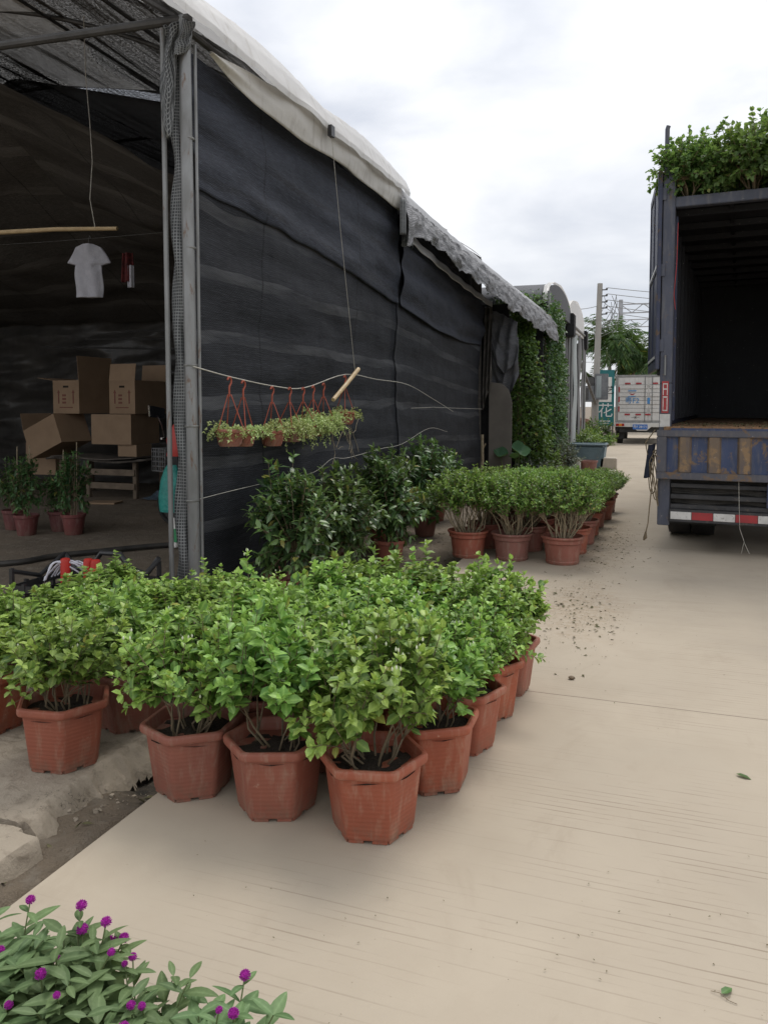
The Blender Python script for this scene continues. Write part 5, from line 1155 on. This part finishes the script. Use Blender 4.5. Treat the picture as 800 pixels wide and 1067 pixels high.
lowbush(-2.2,20.3,.6,.5,'leaf_ivy2','dark weeds growing behind the white foam box',94,80,.08,'weeds','weeds')
lowbush(-2.5,24.5,.9,.9,'leaf_jas2','weedy bushes behind the blue-grey tub',95,110,.1,'weeds','weeds')
lowbush(-2.5,30.5,1.0,.7,'leaf_jas2','pale weeds around the foot of the utility pole',96,110,.12,'weeds','weeds')
lowbush(-2.6,34.5,.7,1.1,'leaf_ivy1','bright weed shoot climbing beside the utility pole',97,60,.12,'weeds','weeds')
lo = empty('lotus_plant', (-2.55,14.2,0), 0, 'lotus plant with broad round leaves in front of the leaning board', 'lotus'); lo.scale = (.85,.85,.9)
for x, y, z, r, t in ((.14,.0,.72,.2,25),(-.3,.15,.62,.17,10),(.0,.35,.58,.15,-15)):
    mb = MB(); m = Matrix.Translation((x,y,z)) @ Matrix.Rotation(R(t*.6+18), 4, 'X') @ Matrix.Rotation(R(t), 4, 'Y'); n=24
    vs = [m @ Vector((0,0,-.02))]+[m @ Vector((q*r/3*math.cos(a), q*r/3*math.sin(a), (.012*q*q+.03*math.sin(a*3+x*9)*q/3+.008*math.sin(a*9)*(q == 3)))) for q in (1,2,3) for a in [2*math.pi*j/n for j in range(n)]]
    mb.add(vs, [(0,1+j,1+(j+1) % n) for j in range(n)]+[(1+q*n+j,1+(q+1)*n+j,1+(q+1)*n+(j+1) % n,1+q*n+(j+1) % n) for q in (0,1) for j in range(n)]); mb.build('leaf', M['leaf_lotus'], lo, local=True)
    mb = MB(); mb.tube([(x*.3,y*.3,0),(x*.7,y*.7,z*.5),(x,y,z-.02)], .009, 6); mb.build('stalk', M['stem_green'], lo, local=True)
mb = MB(); mb.tube([(-3.0,13.6,0),(-2.98,13.58,.5),(-2.99,13.6,.98)], [.03,.028,.026], 6); mb.tube([(-2.99,13.6,.7),(-2.93,13.6,.82)], .012, 5); tag(mb.build('dead_stump', M['stem_pale'], loc=(-3,13.6,0)), 'short dead stick standing at the far end of the net wall', 'stick')

tb_ = empty('water_tub', (-1.66,19.3,0), 0, 'blue-grey rectangular tub standing at the road edge', 'tub')
mb = MB(); mb.prism([(-.36,0),(.36,0),(.42,.56),(-.42,.56)], -.45, .45, 'y'); mb.build('tub_body', M['tub'], tb_, local=True, bevel=.05)
mb = MB(); mb.box((-.44,-.47,.545),(.44,-.41,.585)); mb.box((-.44,.41,.545),(.44,.47,.585)); mb.box((-.44,-.409,.545),(-.38,.409,.585)); mb.box((.38,-.409,.545),(.44,.409,.585)); mb.build('rim', M['tub'], tb_, local=True, bevel=.012)
fb = empty('foam_box', (-1.88,17.6,0), R(4), 'white foam box standing among the plants left of the red pot', 'box')
mb = MB(); t=.03
for a in (((-.21,-.18,0),(.21,-.15,.34)),((-.21,.15,0),(.21,.18,.34)),((-.21,-.149,0),(-.18,.149,.34)),((.18,-.149,0),(.21,.149,.34)),((-.179,-.149,0),(.179,.149,.03))): mb.box(*a)
mb.build('box_body', M['white'], fb, local=True, bevel=.012); soil_disc(.15,.27,4).build('soil', M['soil'], fb, local=True)
rpot = empty('empty_pot', (-1.52,17.9,0), 0, 'empty square-shouldered red-brown pot in front of the blue-grey tub', 'pot')
mb = MB(); mb.lathe([(0,.0),(.15,0),(.18,.22),(.195,.225),(.2,.27),(.185,.272),(.17,.24),(.13,.04),(0,.03)], 24); mb.build('pot_body', M['pot_round'], rpot, local=True)
mb = MB(); mb.box((-1.36,18.9,0),(-.98,19.3,.26)); tag(mb.build('stone_block', M['panel'], loc=(-1.17,19.1,0), bevel=.015), 'pale beige block on the road right of the red-brown pot', 'block').data.materials[0] = basic('pale_block', (.5,.44,.36), (.42,.37,.3), 5, .85, .2)
mb = MB(); mb.surf(8, 6, lambda u, v: (-1.1+.12*u, 18.4+.12*v, .012+.02*abs(nz(u*5, v*5))), (1,1)); tag(mb.build('paper_scrap', M['white'], loc=(-1.05,18.45,0), solid=.002), 'crumpled white scrap on the road beside the beige block', 'scrap')

# ------------------------------------------------------------------ utility pole, sign, palms, far things
up = empty('utility_pole', (-3.0,38,0), 0, 'tall concrete utility pole with grey meter boxes at the far end of the sheds', 'utility pole')
mb = MB(); mb.tube([(0,0,-.1),(.08,0,3.5),(.16,0,7.15)], [.16,.145,.12], 14); mb.build('pole', M['polec'], up, local=True)
for q in range(5):
    z = 6.85-.28*q; mb = MB(); mb.tube([(.1,-.02,z),(.5,-.02,z)], .03, 6); mb.lathe([(.02,0),(.05,.02),(.05,.06),(.02,.09)], 8, (.47,-.02,z)); mb.build('crossarm', M['galv_dark'], up, local=True)
for x0, x1, z0, z1, mt in ((.02,.62,1.75,2.95,'boxgrey'),(-.55,.0,1.65,2.4,'boxgrey'),(-.3,.0,2.4,2.8,'galv_dark')):
    mb = MB(); mb.box((x0,-.45,z0),(x1,-.2,z1)); b = mb.build('meter_box', M[mt], up, local=True, bevel=.02)
    mb = MB(); mb.box((x0+.08,-.456,z0+.1),(x0+.3,-.4505,z1-.1)); mb.build('box_window', M['fencepale'] if mt == 'boxgrey' and x0 > 0 else M['galv_dark'], b, local=True)
for q in range(5):
    z = 6.94-.28*q; mb = MB(); mb.tube(sag((-2.5,38,z),(9,46,z+.15),.25+.05*q,18), .014, 4); tag(mb.build('power_line', M['wire'], loc=(-2.5,38,z)), 'thin power line running right from the utility pole past the trucks', 'power line', 'power lines from the utility pole')
for q, (z, e, yy) in enumerate(((6.1,4.6,16),(5.5,4.4,22))):
    mb = MB(); mb.tube(sag((-3.0,38,z),(-4.5,yy,e),.5,16), .013, 4); tag(mb.build('power_line', M['wire'], loc=(-3,38,z)), ['higher slack cable from the utility pole over the barrel roofs','lower slack cable from the utility pole over the barrel roofs'][q], 'power line')
mb = MB(); g = np.random.default_rng(31)
for q in range(9):
    a = Vector((-2.6+g.uniform(-.1,.5), 38.2, 6.6-.3*g.integers(0,4))); b = Vector((-2.9+g.uniform(-.4,.3), 38.1, 4.6+g.uniform(-.4,.6))); m_ = a.lerp(b,.5)+Vector((g.uniform(-.1,.7),0,g.uniform(-.5,.2))); mb.tube([a, a.lerp(m_,.5)+Vector((.15,0,.1)), m_, b], .012, 4)
tag(mb.build('loose_cables', M['wire'], loc=(-2.8,38.2,6), smooth=0), 'loops of loose cable hanging from the upper utility pole', 'cables')
mb = MB(); mb.tube([(-3.25,33,3.4),(-2.9,37.2,1.6)], .07, 8); tag(mb.build('leaning_pipe', M['galv'], loc=(-2.9,37.2,1.6)), 'pale pipe slanting down across the meter boxes', 'pipe')
mb = MB(); mb.lathe([(0,0),(.3,0),(.36,.2),(.36,.75),(.28,.86),(.2,.86),(.2,.8),(0,.8)], 18, (-3.5,36.2,.06)); tag(mb.build('clay_jar', M['brown'], loc=(-3.5,36.2,.06)), 'big brown clay jar leaning by the shed beside the utility pole', 'jar').rotation_euler = (0,R(10),0)
sg = empty('shop_sign', (-2.62,39.4,.4), 0, 'tall teal and white sign with a white character beside the utility pole', 'sign')
mb = MB(); mb.box((-.3,-.03,.1),(.42,.03,2.8)); sb = mb.build('sign_board', M['tealsign'], sg, local=True, bevel=.01)
mb = MB(); mb.box((-.28,-.036,1.25),(.3,-.0305,2.45)); mb.build('white_field', M['white'], sb, local=True)
text_obj('花', .72, M['platew'], sb, Matrix.Translation((.02,-.034,.8)) @ FACE); text_obj('园艺', .42, M['dark'], sb, Matrix.Translation((.0,-.04,1.8)) @ FACE)
mb = MB(); mb.box((-.25,-.036,.3),(.25,-.0305,.35)); mb.box((-.25,-.036,.2),(.2,-.0305,.24)); mb.build('small_print', M['platew'], sb, local=True)
mb = MB(); mb.box((-.28,-.02,-.42),(-.22,.02,.1)); mb.box((.34,-.02,-.42),(.4,.02,.1)); mb.build('sign_legs', M['galv_dark'], sg, local=True)

def palm(x, y, h, crown, nf, seed, lab, lean=0.):
    root = empty('palm_tree', (x, y, -.06), 0, lab, 'palm tree', 'palm trees behind the white van'); g = np.random.default_rng(seed)
    top = np.array([lean, 0, h]); mb = MB(); mb.tube([(0,0,0),(lean*.3,0,h*.5),tuple(top)], [.13,.1,.08], 10)
    for q in range(14): z = h*(q+.5)/14; mb.lathe([(.1,-.02),(.118,0),(.1,.02)], 10, (lean*(z/h)**1.5, 0, z))
    mb.build('trunk', M['polec'] if seed % 2 else M['stem'], root, local=True)
    P=[];D=[];N=[];LL=[]; st = MB()
    for k in range(nf):
        a = g.uniform(0,6.28); el = g.uniform(.1,1.35); ln = crown*g.uniform(.8,1.15); p = top.copy(); d = np.array([math.cos(a)*math.cos(el), math.sin(a)*math.cos(el), math.sin(el)]); pts=[p]
        for s in range(14):
            p = p+d*ln/14; d = unit(d+np.array([0,0,-.115])); pts.append(p); sd = unit(np.cross(d,[0,0,1]))
            if s > 1:
                for q in range(2):
                    for sg_ in (-1,1): P.append(p-d*ln/28*q); D.append(unit(sd*sg_+d*.8+np.array([0,0,-.3])+g.normal(0,.15,3))); N.append(unit(np.array([0,0,1])+g.normal(0,.4,3))); LL.append(crown*.34*(1-.5*s/14))
        st.tube(pts[::3], .015, 4, False)
    st.build('frond_ribs', M['stem_green'], root, local=True, smooth=0); n=len(P)
    leaf_mesh('crown', P, D, N, LL, np.array(LL)*.09, g.uniform(0,1,n), g.uniform(0,.7,n), M['leaf_palm'], root, False, .2, .25); return root
palm(-2.75,44.5,4.7,2.2,44,41,'palm tree right behind the utility pole, tallest of the palms')
palm(-1.55,45.5,3.8,2.1,44,42,'palm tree with yellowish fronds above the middle of the white van')
palm(-.55,44.5,3.6,2.0,40,43,'palm tree at the truck side edge, rightmost of the palms')
palm(-3.5,43.5,2.8,1.4,20,44,'short palm tree left of and behind the utility pole')
palm(-2.3,47.5,4.3,1.9,22,45,'slim palm tree standing behind the others, fronds against the sky')
bd = empty('grey_building', (2,58,0), 0, 'plain grey building far behind the palms', 'building')
mb = MB(); mb.box((-4.6,0,-.06),(8,9,5.0)); mb.build('wall', M['bldg'], bd, local=True); mb = MB(); mb.box((-4.75,-.15,5.002),(8.15,9.15,5.2)); mb.build('roof', M['boxgrey'], bd, local=True)
for x in (-3.2,-.8,1.6,4.0): mb = MB(); mb.box((x,-.02,1.6),(x+1.1,-.003,3.2)); w = mb.build('window', M['glass'], bd, local=True); mb = MB(); mb.box((x-.08,-.05,1.5),(x+1.18,-.003,1.597)); mb.build('sill', M['bldg'], w, local=True)
mb = MB(); mb.box((-3.4,48.4,-.06),(-3.3,48.5,4.2)); mb.box((-1.5,48.4,-.06),(-1.4,48.5,4.2)) ; bb = empty('advert_board', (-2.0,48.2,0), 0, 'small green, yellow and blue advertising board above the white van roof', 'sign')
mb = MB(); mb.box((-.5,-.03,3.0),(.65,.03,3.95)); a_ = mb.build('board', M['tealsign'], bb, local=True); a_.data.materials[0] = M['green']
mb = MB(); mb.box((-.1,-.036,3.2),(.3,-.0305,3.9)); mb.build('yellow_panel', M['yellow'], a_, local=True); mb = MB(); mb.box((-.48,-.036,3.25),(-.2,-.0305,3.6)); mb.build('blue_panel', M['inkblue'], a_, local=True); mb = MB(); mb.box((-.48,-.036,3.02),(-.2,-.0305,3.22)); mb.build('orange_panel', M['amber'], a_, local=True)
mb = MB(); mb.box((-.4,-.02,-.06),(-.33,.02,2.999)); mb.box((.5,-.02,-.06),(.57,.02,2.999)); mb.build('board_legs', M['galv_dark'], bb, local=True)
def gantry(x, y, z, w, lab):
    root = empty('railway_gantry', (x, y, 0), 0, lab, 'gantry', 'overhead line gantries'); 
    for xx in (0, w): mb = MB(); mb.tube([(xx,0,-.06),(xx,0,z+.4)], .19, 10); mb.build('mast', M['steelfar'], root, local=True)
    mb = MB()
    for dz in (0,.75): mb.tube([(0,0,z-dz),(w,0,z-dz)], .06, 5)
    n = int(w/.9)
    for q in range(n): mb.tube([(q*w/n,0,z-.75*(q % 2)),((q+1)*w/n,0,z-.75*((q+1) % 2))], .04, 4)
    mb.build('truss_beam', M['steelfar'], root, local=True, smooth=0)
    mb = MB()
    for xx in (2.5,6.,9.5): mb.tube([(xx,0,z-.75),(xx,0,z-2.2)], .05, 4); mb.tube([(xx,0,z-1.3),(xx+1.4,0,z-1.5)], .04, 4); mb.tube([(xx,0,z-2.0),(xx+1.6,0,z-1.5)], .04, 4)
    mb.build('drop_brackets', M['steelfar'], root, local=True, smooth=0)
gantry(-3.6,72,10.3,16,'near railway gantry with the higher truss beam above the palms')
gantry(-8.8,84,10.2,24,'far railway gantry with the lower truss beam crossing behind the palms')
for q in range(4):
    mb = MB(); mb.tube(sag((-16,78,7.6-.55*q),(20,80,7.2-.5*q),.3,10), .022, 4); tag(mb.build('overhead_wire', M['wire'], loc=(0,79,7)), 'overhead railway wire far behind the palms', 'wire', 'overhead railway wires')

# ------------------------------------------------------------------ litter on the road
g = np.random.default_rng(77); P=[];D=[];N=[];LL=[]
def scat(n, x0, y0, sx, sy, l0, l1, fx=None):
    for _ in range(n):
        x, y = g.normal(x0, sx), g.normal(y0, sy)
        if x < -1.75: continue
        P.append((x, y, .004+g.uniform(0,.004))); D.append(unit(g.normal(0,1,3)*np.array([1,1,.12]))); N.append(unit(np.array([0,0,1])+g.normal(0,.25,3))); LL.append(g.uniform(l0,l1))
scat(210,-.62,5.6,.22,.5,.008,.035); scat(150,-.5,8.3,.16,.9,.01,.04); scat(60,-.4,7.4,.4,1.,.006,.02); scat(90,.2,4.5,1.2,2.,.004,.012); scat(60,-.2,2.,.6,.4,.004,.009); scat(22,-.65,5.9,.12,.3,.03,.055); scat(700,-.58,5.7,.2,.55,.003,.012); scat(500,-.5,8.6,.17,1.,.004,.014)
n=len(P); tag(leaf_mesh('leaf_litter', P, D, N, LL, np.array(LL)*.45, g.uniform(0,1,n), np.zeros(n), M['litter'], None, False), 'scattered dry leaves and crumbs of soil on the concrete road', 'leaf litter', None, 'stuff')
P=[];D=[];N=[];LL=[]
for _ in range(170):
    x, y = g.uniform(-2.16,-1.86), g.uniform(1.6,9); P.append((x, y, gz(x,y)+.01)); D.append(unit(g.normal(0,1,3)*np.array([1,1,.2]))); N.append(unit(np.array([0,0,1])+g.normal(0,.4,3))); LL.append(g.uniform(.02,.07))
for _ in range(160):
    x, y = g.uniform(-2.9,-1.9), g.uniform(5.5,9); P.append((x, y, gz(x,y)+.012)); D.append(unit(g.normal(0,1,3)*np.array([1,1,.2]))); N.append(unit(np.array([0,0,1])+g.normal(0,.4,3))); LL.append(g.uniform(.02,.06))
n=len(P); tag(leaf_mesh('leaf_litter', P, D, N, LL, np.array(LL)*.3, g.uniform(0,1,n), np.zeros(n), M['litter'], None, False), 'dead leaves and twigs lying in the earth gutter', 'leaf litter', None, 'stuff')
g = np.random.default_rng(55); mb = MB()
for _ in range(420):
    y = g.uniform(1.6, 4.6); x = -2.1+g.normal(0,.07)+(.0 if y > 2.3 else -.05)
    if x > -1.9: continue
    r = abs(g.normal(0,.006))+.003; z = max(gz(x, y), .0 if x < -2.22 else -.5)
    Q = Matrix.Rotation(g.uniform(0,6.28), 3, Vector(g.normal(0,1,3))); sc_ = (1, g.uniform(.6,1), g.uniform(.4,.8)); vs = []
    for a in (-1,1):
        for b in (-1,1):
            for c in (-1,1): q = Q @ Vector((a*r*sc_[0]*g.uniform(.5,.8), b*r*sc_[1]*g.uniform(.5,.8), c*r*sc_[2]*g.uniform(.5,.8))); vs.append((x+q.x, y+q.y, z+q.z+r*.2))
    mb.add(vs, [(0,1,3,2),(4,6,7,5),(0,4,5,1),(2,3,7,6),(0,2,6,4),(1,5,7,3)])
tag(mb.build('rubble', M['pave'], smooth=0), 'crumbled concrete chips along the broken slab edge', 'rubble', None, 'stuff')
def stone(x, y, r, lab, nm='pebble'):
    mb = MB(); mb.surf(10, 8, lambda u, v: (x+r*math.sin(v*3.1416)*math.cos(u*6.283)*(1+.25*nz(u*4, v*4, x)), y+r*.8*math.sin(v*3.1416)*math.sin(u*6.283), r*.55-r*.55*math.cos(v*3.1416)*(1+.2*nz(u*3, v*3, y))), (1,1)); return tag(mb.build(nm, M['stone'], loc=(x,y,0)), lab, 'pebble')
stone(-.44,4.3,.018,'brown pebble on the road just beyond the joint line')
def fleaf(x, y, L, a, lab, young):
    o = leaf_mesh('fallen_leaf', [(0,0,.006)], [(math.cos(a),math.sin(a),.05)], [(.1,0,1)], [L], [L*.45], [.6], [young], M['leaf_dark'], None, True, .1, .15, loc=(x,y,.001)); tag(o, lab, 'leaf'); return o
fleaf(.31,3.39,.06,-.4,'single green fallen leaf on the road near the right picture edge',.3)
fleaf(.17,2.08,.045,.9,'small curled green leaf with twigs in the bottom right corner of the road',.5)
mb = MB(); mb.tube([(.145,2.085,.004),(.165,2.08,.008),(.185,2.065,.004),(.205,2.06,.003)], .001, 4); mb.tube([(.18,2.068,.004),(.192,2.085,.003)], .0008, 4); tag(mb.build('twig', M['stem'], loc=(.17,2.07,0)), 'thin broken twig beside the curled leaf in the bottom right corner', 'twig')
mb = MB(); mb.tube([(.3,2.32,.005),(.35,2.33,.01),(.42,2.31,.005)], .0018, 4); tag(mb.build('twig', M['stem'], loc=(.36,2.32,0)), 'thin dry twig on the road at the right picture edge', 'twig')

# ------------------------------------------------------------------ sky, sun, camera
wd = bpy.data.worlds.new('World'); scene.world = wd; wd.use_nodes = True; nt = wd.node_tree; nt.nodes.clear()
def WN(t, **p):
    d = nt.nodes.new(t)
    for k, v in p.items(): setattr(d, k, v)
    return d
SE, SR = R(64), R(20)
sky = WN('ShaderNodeTexSky', sky_type='NISHITA'); sky.sun_disc = False; sky.sun_elevation = SE; sky.sun_rotation = SR
b1 = WN('ShaderNodeBackground'); b1.inputs[1].default_value = .1; nt.links.new(sky.outputs[0], b1.inputs[0])
tc = WN('ShaderNodeTexCoord'); sp = WN('ShaderNodeSeparateXYZ'); nt.links.new(tc.outputs['Generated'], sp.inputs[0])
def WM(op, a, b=0., clamp=False):
    d = WN('ShaderNodeMath', operation=op, use_clamp=clamp)
    for i, v in enumerate((a, b)):
        if isinstance(v, (int, float)): d.inputs[i].default_value = v
        else: nt.links.new(v, d.inputs[i])
    return d.outputs[0]
# overcast: brightest overhead (1 + 2 sin e) / 3
zc = WM('MAXIMUM', sp.outputs[2], 0.); grad = WM('DIVIDE', WM('ADD', WM('MULTIPLY', zc, .8), 1.6), 2.4)
mp = WN('ShaderNodeMapping'); mp.inputs['Scale'].default_value = (1,1,2.6); mp.inputs['Location'].default_value = (.35,.1,.6); nt.links.new(tc.outputs['Generated'], mp.inputs[0])
cn = WN('ShaderNodeTexNoise'); cn.inputs['Scale'].default_value = 3.1; cn.inputs['Detail'].default_value = 7; cn.inputs['Roughness'].default_value = .5; cn.inputs['Distortion'].default_value = .25; nt.links.new(mp.outputs[0], cn.inputs['Vector'])
cr_ = WN('ShaderNodeValToRGB'); e = cr_.color_ramp.elements; e[0].position = .36; e[0].color = (.74,.77,.84,1); e[1].position = .62; e[1].color = (1.13,1.13,1.14,1); nt.links.new(cn.outputs[0], cr_.inputs[0])
b2 = WN('ShaderNodeBackground'); nt.links.new(cr_.outputs[0], b2.inputs[0]); nt.links.new(WM('MULTIPLY', grad, 1.33), b2.inputs[1])
mx = WN('ShaderNodeMixShader'); mx.inputs[0].default_value = .88; nt.links.new(b1.outputs[0], mx.inputs[1]); nt.links.new(b2.outputs[0], mx.inputs[2])
wo = WN('ShaderNodeOutputWorld'); nt.links.new(mx.outputs[0], wo.inputs[0])
sl = bpy.data.lights.new('sun', 'SUN'); sl.energy = 1.7; sl.angle = R(24); sl.color = (1,.955,.89); so = bpy.data.objects.new('sun', sl); col.objects.link(so)
# the brightest part of the overcast lies high above the far end of the road
sd = Vector((math.cos(SE)*.3, math.cos(SE)*.954, math.sin(SE))); so.rotation_euler = sd.to_track_quat('Z', 'Y').to_euler()
sky.sun_rotation = math.atan2(sd.x, sd.y)

cam = bpy.data.cameras.new('camera'); co = bpy.data.objects.new('camera', cam); col.objects.link(co)
PIT = R(3.3); F_ = 815.; yaw = math.atan(290*math.cos(PIT)/F_)
co.location = (0,0,1.5); co.rotation_euler = (math.pi/2-PIT, 0, yaw)
cam.sensor_fit = 'HORIZONTAL'; cam.sensor_width = 36; cam.lens = 36*F_/800; cam.shift_y = -(533.5-(422+F_*math.tan(PIT)))/800; cam.clip_end = 2000; cam.clip_start = .05
scene.camera = co
vs = scene.view_settings; vs.view_transform = 'Standard'; vs.look = 'None'; vs.gamma = 1; vs.exposure = 0.05
scene.render.engine = 'CYCLES'; scene.cycles.use_denoising = True; scene.cycles.max_bounces = 6; scene.cycles.transparent_max_bounces = 12
